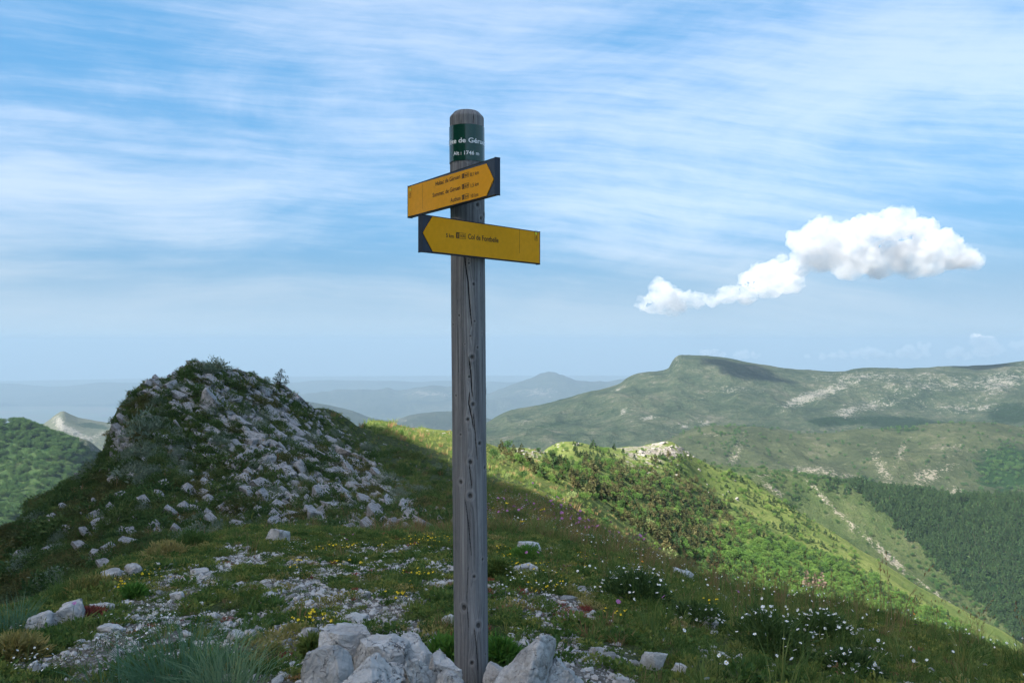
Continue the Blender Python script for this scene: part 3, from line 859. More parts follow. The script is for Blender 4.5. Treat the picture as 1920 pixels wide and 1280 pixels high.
for pts, wd in CRACKS:
    q = sorted([(to_post(a, b)[1], to_post(a, b)[0]) for a, b in pts])
    zq = np.array([p[0] for p in q]); aq = np.array([p[1] for p in q])
    ca = np.interp(Z_, zq, aq) + 0.0008 * perlin(Z_ * 60, 0.5, 0, 9)
    tt = np.clip((Z_ - zq[0]) / (zq[-1] - zq[0]), 0, 1)
    wl = wd * (0.35 + np.sqrt(np.clip(4 * tt * (1 - tt), 0, 1)) * 0.9)
    inside = (Z_ > zq[0]) & (Z_ < zq[-1])
    cv = np.where(inside, 1 - smooth(0.45, 1.0, np.abs(arc - ca) / wl), 0)
    crack = np.maximum(crack, cv)
Rr = Rr - 0.006 * crack - 0.0006 * smooth(-0.2, 0.6, perlin(arc * 160, Z_ * 4, 0, 12))
V = np.stack([Rr * np.cos(A_) + LEAN * Z_, Rr * np.sin(A_), Z_], -1).reshape(-1, 3)
V = np.vstack([V, [[LEAN * TOP, 0, TOP + 0.0015]]])
idx = np.arange(NA * len(zz)).reshape(len(zz), NA)
FQ = np.stack([idx[:-1], np.roll(idx, -1, 1)[:-1], np.roll(idx, -1, 1)[1:], idx[1:]], -1).reshape(-1, 4)
last = NA * len(zz)
faces = [tuple(f) for f in FQ.tolist()] + [(int(idx[-1, k]), int(idx[-1, (k + 1) % NA]), last) for k in range(NA)]
signpost = bpy.data.objects.new('signpost', None)
COL.objects.link(signpost)
signpost.location = BASE
tag(signpost, 'weathered grey round wooden trail signpost with green plate and two yellow arrow boards', 'signpost')
M_wood = weathered_wood()
me = bpy.data.meshes.new('post')
me.from_pydata(V.tolist(), [], faces)
me.polygons.foreach_set('use_smooth', np.ones(len(me.polygons), bool))
post = link('post', me, signpost, [M_wood])
for nm, arr in (('grain', grain), ('knot', knot), ('ring', ring), ('crack', crack)):
    add_attr(me, nm, np.append(arr.ravel(), arr.ravel()[-1]))


def flat_mat(name, col, rough=0.5, spec=0.4, speck=0.0):
    m, nt = new_mat(name)
    if speck:
        co = obj_coord(nt)
        n = nt.noise(co, 60, 6, 0.7)
        n2 = nt.noise(co, 5, 4, 0.6)
        dark = tuple(k * (1 - speck) for k in col[:3]) + (1,)
        c = nt.mix(nt.maprange(n, 0.35, 0.8), col, dark)
        c = nt.mix(nt.maprange(n2, 0.4, 0.8, 0, 0.5), c, dark)
        finish(nt, c, nt.maprange(n2, 0.3, 0.7, rough - 0.08, rough + 0.12), n, 0.1, 0.0005, spec)
    else:
        finish(nt, col, rough, None, spec=spec)
    return m


M_yellow = flat_mat('yellow_sign_paint', (0.80, 0.350, 0.004, 1), 0.55, 0.12, 0.16)
M_slate = flat_mat('dark_blue_sign_paint', (0.022, 0.032, 0.050, 1), 0.45, 0.35, 0.25)
M_black = flat_mat('black_print', (0.012, 0.011, 0.010, 1), 0.6, 0.2)
M_green = flat_mat('green_enamel', (0.006, 0.050, 0.034, 1), 0.16, 0.6, 0.15)
M_white = flat_mat('white_print', (0.78, 0.80, 0.80, 1), 0.5, 0.3)
M_lime = flat_mat('lime_waymark_print', (0.62, 0.66, 0.02, 1), 0.5, 0.3)


def text_mesh(name, body, size=1.0):
    cu = bpy.data.curves.new(name, 'FONT')
    cu.body = body
    cu.size = size
    cu.resolution_u = 4
    cu.offset = 0.014
    tmp = bpy.data.objects.new(name, cu)
    COL.objects.link(tmp)
    dg = bpy.context.evaluated_depsgraph_get()
    me = bpy.data.meshes.new_from_object(tmp.evaluated_get(dg))
    bpy.data.objects.remove(tmp)
    bpy.data.curves.remove(cu)
    me.name = name
    return me


def mesh_bounds(me):
    a = np.empty(len(me.vertices) * 3, np.float32)
    me.vertices.foreach_get('co', a)
    return a.reshape(-1, 3)


# ---- round name plate
plate_z0, plate_z1 = (640 - 301) / F * (POST_D - 0.055) - base_z, (640 - 233) / F * (POST_D - 0.055) - base_z
PR = POST_R + 0.0022
na = 72
ang = np.linspace(-2.7, 2.7, na)
bv = []
for r_ in (PR, PR - 0.0016):
    for z in (plate_z0, plate_z1):
        lx = LEAN * z
        bv += [(r_ * math.cos(cam_ang + a) + lx, r_ * math.sin(cam_ang + a), z) for a in ang]
fa = []
for k in range(na - 1):
    a0, a1, b0, b1 = k, na + k, 2 * na + k, 3 * na + k
    fa += [(a0, a0 + 1, a1 + 1, a1), (b0, b1, b1 + 1, b0 + 1), (a1, a1 + 1, b1 + 1, b1), (a0, b0, b0 + 1, a0 + 1)]
fa += [(0, na, 3 * na, 2 * na), (na - 1, 3 * na - 1, 4 * na - 1, 2 * na - 1)]
me = mesh_from('name_plate', bv, fa, True)
plate = link('name_plate', me, signpost, [M_green])
mod = plate.modifiers.new('edge', 'EDGE_SPLIT'); mod.split_angle = math.radians(40)
plate['label'] = 'glossy dark green name plate wrapped round the post top, white lettering Alt : 1746 m'


def bent_text(body, width, z, centre, cap, parent):
    me = text_mesh('lettering', body)
    c = mesh_bounds(me)
    x0, x1 = c[:, 0].min(), c[:, 0].max()
    xx = (c[:, 0] - (x0 + x1) / 2) / (x1 - x0) * width
    zz_ = c[:, 1] / 0.70 * cap + z
    a = cam_ang + (xx + centre) / PR
    rr = PR + 0.0004
    out = np.stack([rr * np.cos(a) + LEAN * zz_, rr * np.sin(a), zz_], -1)
    me.vertices.foreach_set('co', out.astype(np.float32).ravel()); me.update()
    return link('lettering', me, parent, [M_white])


zt = lambda py: (640 - py) / F * (POST_D - 0.06) - base_z
bent_text('Crête de Géruen', 0.196, zt(267.5), -0.0075, 0.0170, plate)
bent_text('Alt : 1746 m', 0.100, zt(290.0), -0.0035, 0.0128, plate)


# ---- arrow boards
def board(xl, dl, xr, dr, z0, z1, face_px, label, push):
    A = Vector(((xl - 960) / F * dl, dl, 0)); B = Vector(((xr - 960) / F * dr, dr, 0))
    u = (B - A).normalized()
    L = (B - A).length
    n = Vector((u.y, -u.x, 0))
    if n.y > 0:
        n = -n
    A = A + n * push
    T = 0.017
    bm = bmesh.new()
    bmesh.ops.create_cube(bm, size=1.0)
    for v in bm.verts:
        s = (v.co.x + 0.5) * L; d = (v.co.y - 0.5) * T; h = z0 + (v.co.z + 0.5) * (z1 - z0)
        v.co = A + u * s + n * d + Vector((0, 0, h)) - BASE
    bmesh.ops.bevel(bm, geom=list(bm.edges), offset=0.0022, segments=3, affect='EDGES', profile=0.6)
    bmesh.ops.recalc_face_normals(bm, faces=bm.faces)
    me = bpy.data.meshes.new('sign_board')
    bm.to_mesh(me); bm.free()
    b = link('sign_board', me, signpost, [M_slate])
    b['label'] = label
    P0 = A

    def sh_(px, py):
        r = Vector(((px - 960) / F, 1.0, (640 - py) / F))
        t = n.dot(P0) / n.dot(r)
        p = r * t
        return (p - P0).dot(u), p.z

    def on(s, h, off):
        return P0 + u * s + n * off + Vector((0, 0, h)) - BASE

    def poly(name, pts, off, mat, thick=0.0):
        vs = [on(s, h, off) for s, h in pts]
        k = len(vs)
        fs = [tuple(range(k))]
        if thick:
            vs += [on(s, h, off - thick) for s, h in pts]
            fs = [tuple(range(k)), tuple(range(2 * k - 1, k - 1, -1))] + [(i, k + i, k + (i + 1) % k, (i + 1) % k) for i in range(k)]
        bm = bmesh.new()
        bvs = [bm.verts.new(v) for v in vs]
        for f in fs:
            bm.faces.new([bvs[i] for i in f])
        bmesh.ops.recalc_face_normals(bm, faces=bm.faces)
        if not thick:
            for f in bm.faces:
                if f.normal.dot(n) < 0:
                    f.normal_flip()
        me = bpy.data.meshes.new(name); bm.to_mesh(me); bm.free()
        return link(name, me, b, [mat])

    fp = []
    for p in face_px:
        fp.append(p if isinstance(p, tuple) and isinstance(p[0], str) else sh_(*p))
    pts = []
    for p in fp:
        if p[0] == 'end':
            pts.append((p[1] * L + (0.004 if p[1] < 0.5 else -0.004), z0 + 0.003 if p[2] == 0 else z1 - 0.003))
        else:
            pts.append((p[0], min(max(p[1], z0 + 0.003), z1 - 0.003)))
    poly('arrow_face', pts, 0.0022, M_yellow, 0.0030)

    def txt(body, p0, p1, cap):
        s0, h0 = sh_(*p0); s1, h1 = sh_(*p1)
        me = text_mesh('lettering', body)
        c = mesh_bounds(me)
        x0, x1 = c[:, 0].min(), c[:, 0].max()
        xx = s0 + (c[:, 0] - x0) / (x1 - x0) * (s1 - s0)
        hh = (h0 + h1) / 2 + c[:, 1] / 0.70 * cap
        out = np.array([tuple(on(float(a), float(h), 0.0026)) for a, h in zip(xx, hh)], np.float32)
        me.vertices.foreach_set('co', out.ravel()); me.update()
        link('lettering', me, b, [M_black])

    def line(p0, p1, wd=0.0012):
        (s0, h0), (s1, h1) = sh_(*p0), sh_(*p1)
        s = (s0 + s1) / 2
        poly('divider_line', [(s - wd / 2, h0), (s + wd / 2, h0), (s + wd / 2, h1), (s - wd / 2, h1)], 0.0026, M_black)

    def frame_(s0, s1, h0, h1, wd=0.0011):
        bm = bmesh.new()
        o_ = [bm.verts.new(on(a, h, 0.0026)) for a, h in ((s0, h0), (s1, h0), (s1, h1), (s0, h1))]
        i_ = [bm.verts.new(on(a, h, 0.0026)) for a, h in ((s0 + wd, h0 + wd), (s1 - wd, h0 + wd), (s1 - wd, h1 - wd), (s0 + wd, h1 - wd))]
        for k in range(4):
            bm.faces.new((o_[k], o_[(k + 1) % 4], i_[(k + 1) % 4], i_[k]))
        me = bpy.data.meshes.new('icon_frame'); bm.to_mesh(me); bm.free()
        return link('icon_frame', me, b, [M_black])

    def walker(s, h, sz, mat, off):
        """Small walking figure: head, leaning torso, two legs, arm with stick."""
        bm = bmesh.new()

        def quad(p):
            vs = [bm.verts.new(on(s + a * sz, h + c * sz, off)) for a, c in p]
            bm.faces.new(vs)
        hd = [bm.verts.new(on(s + (0.05 + 0.10 * math.cos(t)) * sz, h + (0.84 + 0.11 * math.sin(t)) * sz, off)) for t in np.linspace(0, 2 * math.pi, 9)[:-1]]
        bm.faces.new(hd)
        quad([(-0.10, 0.40), (0.08, 0.40), (0.12, 0.74), (-0.08, 0.74)])
        quad([(-0.10, 0.42), (0.00, 0.42), (-0.12, 0.0), (-0.22, 0.0)])
        quad([(0.00, 0.42), (0.10, 0.42), (0.24, 0.02), (0.14, 0.0)])
        quad([(0.08, 0.70), (0.12, 0.62), (0.26, 0.48), (0.29, 0.53)])
        me = bpy.data.meshes.new('walker_icon'); bm.to_mesh(me); bm.free()
        return link('walker_icon', me, b, [mat])

    def timebox(pl, pr, body, hgt=0.0165, flip=False):
        s0, h0 = sh_(*pl); s1, h1 = sh_(*pr)
        h = (h0 + h1) / 2
        frame_(s0, s1, h - hgt / 2, h + hgt / 2)
        sb = s0 + (s1 - s0) * 0.32
        poly('icon_panel', [(s0 + 0.0012, h - hgt / 2 + 0.0012), (sb, h - hgt / 2 + 0.0012), (sb, h + hgt / 2 - 0.0012), (s0 + 0.0012, h + hgt / 2 - 0.0012)], 0.0026, M_black)
        walker((s0 + sb) / 2, h - hgt * 0.40, hgt * 0.80, M_yellow, 0.0031)
        me = text_mesh('lettering', body)
        c = mesh_bounds(me)
        x0, x1 = c[:, 0].min(), c[:, 0].max()
        a0, a1 = sb + (s1 - sb) * 0.10, s1 - (s1 - sb) * 0.10
        out = np.array([tuple(on(float(a0 + (q[0] - x0) / (x1 - x0) * (a1 - a0)), float(h - hgt * 0.26 + q[1] / 0.7 * hgt * 0.52), 0.0026)) for q in c], np.float32)
        me.vertices.foreach_set('co', out.ravel()); me.update()
        link('lettering', me, b, [M_black])

    def mark(pa, pb):
        (s0, h0), (s1, h1) = sh_(*pa), sh_(*pb)
        frame_(min(s0, s1), max(s0, s1), min(h0, h1), max(h0, h1))
        sm = (s0 + s1) / 2; wd = abs(s1 - s0); hb, ht = min(h0, h1), max(h0, h1)
        hm_ = hb + (ht - hb) * 0.70
        poly('waymark_patch', [(sm - wd * 0.28, hm_ - 0.004), (sm + wd * 0.28, hm_ - 0.004), (sm + wd * 0.28, hm_ + 0.004), (sm - wd * 0.28, hm_ + 0.004)], 0.0026, M_lime)
        walker(sm, hb + 0.004, (ht - hb) * 0.42, M_black, 0.0026)
    return txt, line, timebox, mark


txt, line, timebox, mark = board(765, 3.254, 928.5, 2.743, 0.472, 0.5905,
                                 [('end', 0.0, 0), (913.1, 374.5), (926.4, 336.5), (912.4, 307.2), ('end', 0.0, 1)],
                                 'upper yellow arrow board pointing right, reading Hubac de Géruen and Authon', 0.0)
txt('Hubac de Géruen', (818, 346.9), (864, 336.7), 0.0150)
txt('0,1 km', (882.9, 330.6), (898.8, 327.0), 0.0125)
txt('Sommet. de Géruen', (812.4, 368.4), (864.5, 357.2), 0.0150)
txt('1,5 km', (883.8, 351.2), (898.8, 348.1), 0.0125)
txt('Authon', (845.8, 379.6), (864.7, 375.4), 0.0150)
txt('10 km', (884.3, 371.3), (897.9, 368.2), 0.0125)
timebox((867.1, 330.6), (880.4, 327.4), '0h05')
timebox((867.3, 350.4), (880.6, 347.4), '0h30')
timebox((867.3, 370.4), (880.6, 367.4), '2h45')
line((793.4, 345), (793.7, 391.4))
mark((767.8, 350.3), (772.2, 370.2))
txt, line, timebox, mark = board(791.5, 2.78, 1012, 3.23, 0.2925, 0.4140,
                                 [('end', 1.0, 0), ('end', 1.0, 1), (810.2, 404.3), (792.5, 436.5), (810.9, 471.6)],
                                 'lower yellow arrow board pointing left, reading Col de Fontbelle', 0.0)
txt('5 km', (835.4, 445.0), (849.7, 445.9), 0.0125)
txt('Col de Fontbelle', (876.6, 449.3), (933.7, 453.6), 0.0175)
timebox((854.3, 441.5), (872.2, 442.8), '1h30', 0.0200)
line((973.2, 428.8), (973.2, 475))
mark((1001.5, 432.0), (1007, 451.5))

# ------------------------------------------------------------------ stones
def stone_material(name, base, dark, lichen=0.0, bd=0.03):
    m, nt = new_mat(name)
    co = obj_coord(nt)
    info = nt.n('ShaderNodeObjectInfo')
    off = nt.n('ShaderNodeCombineXYZ'); nt.l(nt.math('MULTIPLY', info.outputs['Random'], 37.0), off.inputs[0])
    va = nt.n('ShaderNodeVectorMath', operation='ADD'); nt.l(co, va.inputs[0]); nt.l(off.outputs[0], va.inputs[1])
    co = va.outputs[0]
    n1 = nt.noise(co, 7.0, 8, 0.65)
    n2 = nt.noise(co, 38.0, 8, 0.7)
    n3 = nt.noise(co, 15.0, 6, 0.7, 1.0)
    c = nt.ramp(n1, [(0.30, dark), (0.48, tuple(0.80 * k for k in base[:3]) + (1,)), (0.62, base), (0.8, tuple(min(1, 1.18 * k) for k in base[:3]) + (1,))])
    c = nt.mix(nt.maprange(n2, 0.52, 0.72, 0.0, 0.65), c, dark)
    vo = nt.n('ShaderNodeTexVoronoi', feature='DISTANCE_TO_EDGE')
    vo.inputs['Scale'].default_value = 5.5
    wv = nt.n('ShaderNodeVectorMath', operation='ADD')
    nz = nt.n('ShaderNodeTexNoise'); nz.inputs['Scale'].default_value = 6.0; nz.inputs['Detail'].default_value = 5.0
    nt.l(co, nz.inputs['Vector']); nt.l(co, wv.inputs[0]); nt.l(nz.outputs['Color'], wv.inputs[1]); nt.l(wv.outputs[0], vo.inputs['Vector'])
    cr = nt.math('MULTIPLY', nt.maprange(vo.outputs['Distance'], 0.0, 0.022, 1.0, 0.0), nt.maprange(n3, 0.46, 0.56))
    c = nt.mix(nt.math('MULTIPLY', cr, 0.75), c, tuple(0.3 * k for k in dark[:3]) + (1,))
    c = nt.mix(nt.maprange(n3, 0.60, 0.72, 0.0, 0.30), c, (0.42, 0.36, 0.27, 1))
    if lichen:
        c = nt.mix(nt.maprange(nt.noise(co, 11.0, 6, 0.7), 0.62, 0.68, 0.0, lichen), c, (0.36, 0.13, 0.05, 1))
    hgt = nt.math('SUBTRACT', nt.math('ADD', nt.math('MULTIPLY', n2, 0.6), n1), nt.math('MULTIPLY', cr, 0.7))
    finish(nt, c, 0.92, hgt, 0.9, bd, 0.2)
    return m


M_lime_stone = stone_material('pale_limestone', (0.58, 0.565, 0.54, 1), (0.27, 0.26, 0.245, 1))
M_gravel = stone_material('limestone_gravel', (0.64, 0.61, 0.575, 1), (0.34, 0.31, 0.28, 1), 0.0, 0.004)
M_crag = stone_material('grey_crag_limestone', (0.25, 0.235, 0.21, 1), (0.12, 0.115, 0.11, 1), 0.25)
M_block = stone_material('knoll_block_limestone', (0.38, 0.37, 0.36, 1), (0.10, 0.097, 0.094, 1))
_ICO = {}


def ico(sub):
    if sub not in _ICO:
        bm = bmesh.new()
        bmesh.ops.create_icosphere(bm, subdivisions=sub, radius=1.0)
        bm.verts.ensure_lookup_table()
        _ICO[sub] = (np.array([tuple(v.co) for v in bm.verts]), np.array([[v.index for v in f.verts] for f in bm.faces]))
        bm.free()
    return _ICO[sub]


def rock_mesh(name, seed, dims=(1, 1, 1), sub=3, cuts=10, boxy=0.0, rough=0.05, shape=None, smooth_=True, hmin=0.50, hmax=0.86):
    r = np.random.default_rng(seed)
    P, FACE = ico(sub)
    P = P.copy()
    if boxy:
        P = np.sign(P) * np.abs(P) ** (1 - 0.45 * boxy)
        P /= np.abs(P).max()
        for ax in range(3):
            for sg in (-1, 1):
                n = np.zeros(3); n[ax] = sg
                n += r.normal(0, 0.16, 3); n /= np.linalg.norm(n)
                h = r.uniform(0.60, 0.74)
                P -= np.maximum(0, P @ n - h)[:, None] * n
    for _ in range(cuts):
        n = r.normal(0, 1, 3); n /= np.linalg.norm(n)
        h = r.uniform(hmin, hmax)
        P -= np.maximum(0, P @ n - h)[:, None] * n
    if shape is not None:
        P = shape(P)
    o = r.uniform(0, 50, 3)
    nrm = P / np.maximum(np.linalg.norm(P, axis=1, keepdims=True), 1e-6)
    d = rough * (fbm(P[:, 0] * 1.6 + o[0], P[:, 1] * 1.6 + o[1], P[:, 2] * 1.6 + o[2], 3, seed) + 0.45 * fbm(P[:, 0] * 6 + o[0], P[:, 1] * 6, P[:, 2] * 6 + o[1], 3, seed + 5))
    d -= rough * 0.9 * np.exp(-(perlin(P[:, 0] * 1.9 + o[1], P[:, 1] * 1.9 + o[2], P[:, 2] * 1.9, seed + 9) / 0.05) ** 2)
    if sub >= 5:
        d += rough * (0.22 * fbm(P[:, 0] * 15 + o[2], P[:, 1] * 15, P[:, 2] * 15, 3, seed + 21) - 0.30 * smooth(0.25, 0.6, perlin(P[:, 0] * 9, P[:, 1] * 9 + o[0], P[:, 2] * 9, seed + 31)))
    P = P + nrm * d[:, None]
    P = P * np.asarray(dims)
    me = mesh_from(name, P, FACE, smooth_)
    return me


def put(name, me, loc, rot=(0, 0, 0), scale=1.0, parent=None, mat=None):
    o = bpy.data.objects.new(name, me)
    COL.objects.link(o)
    if mat is not None and not me.materials:
        me.materials.append(mat)
    o.location = loc
    o.rotation_euler = rot
    o.scale = (scale, scale, scale) if isinstance(scale, (int, float)) else scale
    if parent is not None:
        o.parent = parent
    return o


# ---- the stones heaped round the foot of the post: (photo box, distance, seed, options, label)
def P3(px, py, d):
    return Vector(((px - 960) / F * d, d, (640 - py) / F * d))


def remeshed(me, voxel):
    """Even, closed mesh from overlapping or coarse shells."""
    tmp = bpy.data.objects.new('tmp', me)
    COL.objects.link(tmp)
    md = tmp.modifiers.new('r', 'REMESH')
    md.mode = 'VOXEL'
    md.voxel_size = voxel
    dg = bpy.context.evaluated_depsgraph_get()
    out = bpy.data.meshes.new_from_object(tmp.evaluated_get(dg))
    bpy.data.objects.remove(tmp)
    return out


def hull_rock(name, pts, voxel, rough, freq, seed):
    """Weathered stone with planned edges: hull of the corner points, remeshed and worn."""
    bm = bmesh.new()
    for p in pts:
        bm.verts.new(p)
    bmesh.ops.convex_hull(bm, input=list(bm.verts))
    bmesh.ops.delete(bm, geom=[v for v in bm.verts if not v.link_faces], context='VERTS')
    me = bpy.data.meshes.new(name)
    bm.to_mesh(me); bm.free()
    me = remeshed(me, voxel)
    bm = bmesh.new(); bm.from_mesh(me)
    for _ in range(2):
        bmesh.ops.smooth_vert(bm, verts=bm.verts, factor=0.5, use_axis_x=True, use_axis_y=True, use_axis_z=True)
    bm.normal_update()
    C = np.array([tuple(v.co) for v in bm.verts]); Nn = np.array([tuple(v.normal) for v in bm.verts])
    d = rough * (fbm(C[:, 0] * freq, C[:, 1] * freq, C[:, 2] * freq, 4, seed) - 1.1 * np.exp(-(perlin(C[:, 0] * freq * .9, C[:, 1] * freq * .9, C[:, 2] * freq * 0.9 + 9, seed + 3) / 0.05) ** 2))
    C = C + Nn * d[:, None]
    for v, c_ in zip(bm.verts, C):
        v.co = c_
    bm.to_mesh(me); bm.free()
    me.polygons.foreach_set('use_smooth', np.ones(len(me.polygons), bool))
    me.name = name
    return me


HEAP = [
    (563, 662, 1202, 1345, 2.62, 101, dict(cuts=12, rough=0.05, hmin=0.55), (0.05, 0.1, 0.3), 0.9, 'big pale boulder with a flat light face, leftmost of the heap at the post foot'),
    (612, 752, 1232, 1375, 2.42, 135, dict(cuts=13, rough=0.07, hmin=0.55), (0, 0.0, 0.7), 0.8, 'rough pale boulder in front at the photo edge, left of the wooden post'),
    (600, 712, 1176, 1262, 3.02, 117, dict(cuts=10, rough=0.06, boxy=0.3), (0.0, 0.18, 0.1), 0.75, 'long low grey stone at the back of the heap with a grass sprig on top'),
    (655, 766, 1192, 1292, 2.86, 123, dict(cuts=8, rough=0.05, boxy=0.7), (0.05, 0.04, 0.25), 0.8, 'blocky grey limestone block behind the front boulders, cracked at its right end'),
    (748, 812, 1191, 1275, 2.92, 129, dict(cuts=10, rough=0.05, boxy=0.6), (0.0, 0.1, -0.3), 0.8, 'small blocky stone between the cracked block and the green tuft beside the post'),
    (758, 820, 1226, 1330, 2.62, 143, dict(cuts=12, rough=0.09), (0.2, -0.35, 0.5), 0.9, 'knobbly creased stone just left of the post foot'),
    (795, 868, 1222, 1310, 2.80, 151, dict(cuts=10, rough=0.06, boxy=0.3), (0.0, 0.1, 0.1), 0.9, 'flat pale stone touching the left side of the post foot'),
    (800, 875, 1255, 1350, 2.60, 153, dict(cuts=9, rough=0.06), (0.1, -0.15, 0.4), 0.9, 'low smooth stone at the photo edge in front of the post foot'),
    (690, 775, 1243, 1345, 2.72, 157, dict(cuts=9, rough=0.06), (0.1, 0.2, 0.4), 0.9, 'half hidden grey stone wedged between the boulders left of the post'),
    (990, 1096, 1228, 1350, 2.80, 169, dict(cuts=12, rough=0.10), (0.0, 0.15, 0.3), 0.9, 'pitted grey boulder behind the slanting slab, right of the post'),
    (905, 968, 1240, 1320, 2.95, 175, dict(cuts=10, rough=0.06), (0, 0, 0), 0.9, 'small pale stone between the post foot and the slanting slab'),
]
for x0, x1, y0, y1, d, seed, kw, rot, dep, label in HEAP:
    wv_, hv = (x1 - x0) / F * d / 2, (y1 - y0) / F * d / 2
    me = rock_mesh('boulder', seed, (wv_ * 1.16, wv_ * 1.16 * dep, hv * 1.16), 6, **kw)
    o = put('boulder', me, P3((x0 + x1) / 2, (y0 + y1) / 2, d), rot, 1.0, None, M_lime_stone)
    co_ = mesh_bounds(me) @ np.array(Euler(rot).to_matrix()).T
    # seat it: keep the wanted outline whatever the cut shape
    ex = co_[:, 0].max() - co_[:, 0].min(); ez = co_[:, 2].max() - co_[:, 2].min()
    sc_ = (2 * wv_ / ex, (wv_ / ex + hv / ez), 2 * hv / ez)
    o.scale = sc_
    o.location.x -= (co_[:, 0].max() + co_[:, 0].min()) / 2 * sc_[0]
    o.location.z -= (co_[:, 2].max() + co_[:, 2].min()) / 2 * sc_[2]
    tag(o, label, 'boulder', 'limestone boulders heaped round the post foot')

dS = 2.72
SL = [P3(x, y, dS + o) for x, y, o in ((905, 1420, -.10), (917, 1290, 0.02), (946, 1249, 0.05), (985, 1220, 0.08), (1008, 1193, 0.04), (1014, 1190, -0.02), (1030, 1186, 0.03), (1043, 1194, 0.06), (1041, 1214, 0.08), (1022, 1236, 0.12), (1010, 1254, 0.12), (1016, 1420, 0.15),
                                        (996, 1238, -0.055), (982, 1300, -0.12), (970, 1420, -0.20), (1022, 1200, -0.01), (960, 1260, 0.17), (1015, 1215, 0.15), (930, 1420, 0.2))]
cS = P3(985, 1290, dS)
slab = put('boulder', hull_rock('boulder', [p - cS for p in SL], 0.0055, 0.006, 22.0, 3), cS, mat=M_lime_stone)
tag(slab, 'tall slanting limestone slab with a blunt pointed tip, right of the post', 'boulder', 'limestone boulders heaped round the post foot')

# ---- single rocks of the foreground that stand out: centre column, foot row, width px, height px
SINGLE = [
    (72, 1182, 60, 46, 201, 'lichen spotted pale boulder, left of two at the meadow edge'),
    (128, 1170, 60, 48, 205, 'pale boulder with a steep smooth face, right of two at the meadow edge'),
    (185, 1150, 48, 22, 207, 'flat stone ringed by reddish plants beside the two boulders'),
    (517, 1016, 52, 28, 211, 'white domed rock at the far rim of the meadow before the knoll'),
    (248, 1082, 36, 26, 215, 'grey rock at the meadow rim below a dark bush'),
    (203, 1092, 40, 24, 217, 'pale rock at the rim left of the grey rim rock'),
    (372, 1078, 38, 16, 219, 'flat white stone with a reddish plant under its edge'),
    (360, 1068, 26, 13, 221, 'small flat stone behind the white one with the reddish plant'),
    (330, 1128, 30, 20, 223, 'whitish stone in the grass of the left meadow'),
    (498, 1127, 34, 14, 225, 'flat pale stone in the meadow left of the gravel'),
    (205, 1185, 46, 14, 227, 'long flat whitish stone below the meadow boulders'),
    (442, 1206, 34, 22, 229, 'pale wedge shaped stone lying in the gravel'),
    (470, 1200, 28, 26, 231, 'ochre tinted stone at the gravel beside the pale wedge'),
    (663, 1172, 46, 26, 233, 'angular grey stone in the gravel behind the boulder heap'),
    (575, 1195, 34, 20, 235, 'flat stone behind the yellow flowers in front of the post'),
    (842, 1172, 34, 22, 237, 'pale stone against the left side of the post'),
    (985, 1076, 62, 20, 241, 'long flat pale rock with yellow flowers behind the post'),
    (997, 1038, 60, 22, 243, 'sloping flat rock slab in the turf beyond the post'),
    (972, 1134, 26, 12, 245, 'small pale rock in the turf right of the post'),
    (1120, 1228, 28, 20, 247, 'small rounded grey stone right of the slanting slab'),
    (1226, 1255, 56, 42, 249, 'pale creased rock in the grass at the lower right'),
    (1282, 1085, 50, 20, 251, 'flat rock at the edge of the right slope below the daisies'),
    (1280, 1262, 36, 18, 253, 'low stone half in the grass right of the creased rock'),
    (1330, 1180, 40, 18, 255, 'pale flat rock among daisies on the right'),
    (1620, 1256, 80, 16, 257, 'long pale rock under daisies near the right corner'),
    (1170, 1290, 36, 22, 259, 'pale stone at the bottom edge right of the heap'),
    (60, 1262, 26, 26, 261, 'small whitish stone at the lower left among white flowers'),
]
for px, py, wpx, hpx, seed, label in SINGLE:
    h = ground_hit(px, py)
    d = h.y
    W, H = wpx / F * d, hpx / F * d
    r = np.random.default_rng(seed)
    me = rock_mesh('rock', seed, (W * 0.60, W * 0.50, H * 0.95), 4, cuts=11, boxy=0.35, rough=0.09)
    o = put('rock', me, h + Vector((0, W * 0.25, H * 0.12)), (r.uniform(-.15, .15), r.uniform(-.2, .2), r.uniform(-.5, .5)), 1.0, None, M_lime_stone)
    tag(o, label, 'rock', 'single rocks lying in the meadow')


def hits(px, py, dmin=1.5, dmax=880):
    """Vectorised ground_hit: arrays of x, y, z (nan where nothing is met)."""
    px = np.asarray(px, float); py = np.asarray(py, float)
    u = np.clip((px - PX[0]) / 8.0, 0, len(PX) - 1.001); i = u.astype(int); a = u - i
    colm = _pyn[:, i] * (1 - a) + _pyn[:, i + 1] * a
    ok = (colm <= py[None]) & (DD[:, None] >= dmin) & (DD[:, None] <= dmax)
    j = np.clip(ok.argmax(0), 1, None)
    k = np.arange(len(px))
    t = np.clip((colm[j - 1, k] - py) / np.maximum(colm[j - 1, k] - colm[j, k], 1e-6), 0, 1)
    d = DD[j - 1] + t * (DD[j] - DD[j - 1])
    d = np.where(ok.any(0), d, np.nan)
    x = (px - 960) / F * d
    z = np.full(len(px), np.nan)
    g = ~np.isnan(d)
    z[g] = ground_z(x[g], d[g])
    return x, d, z


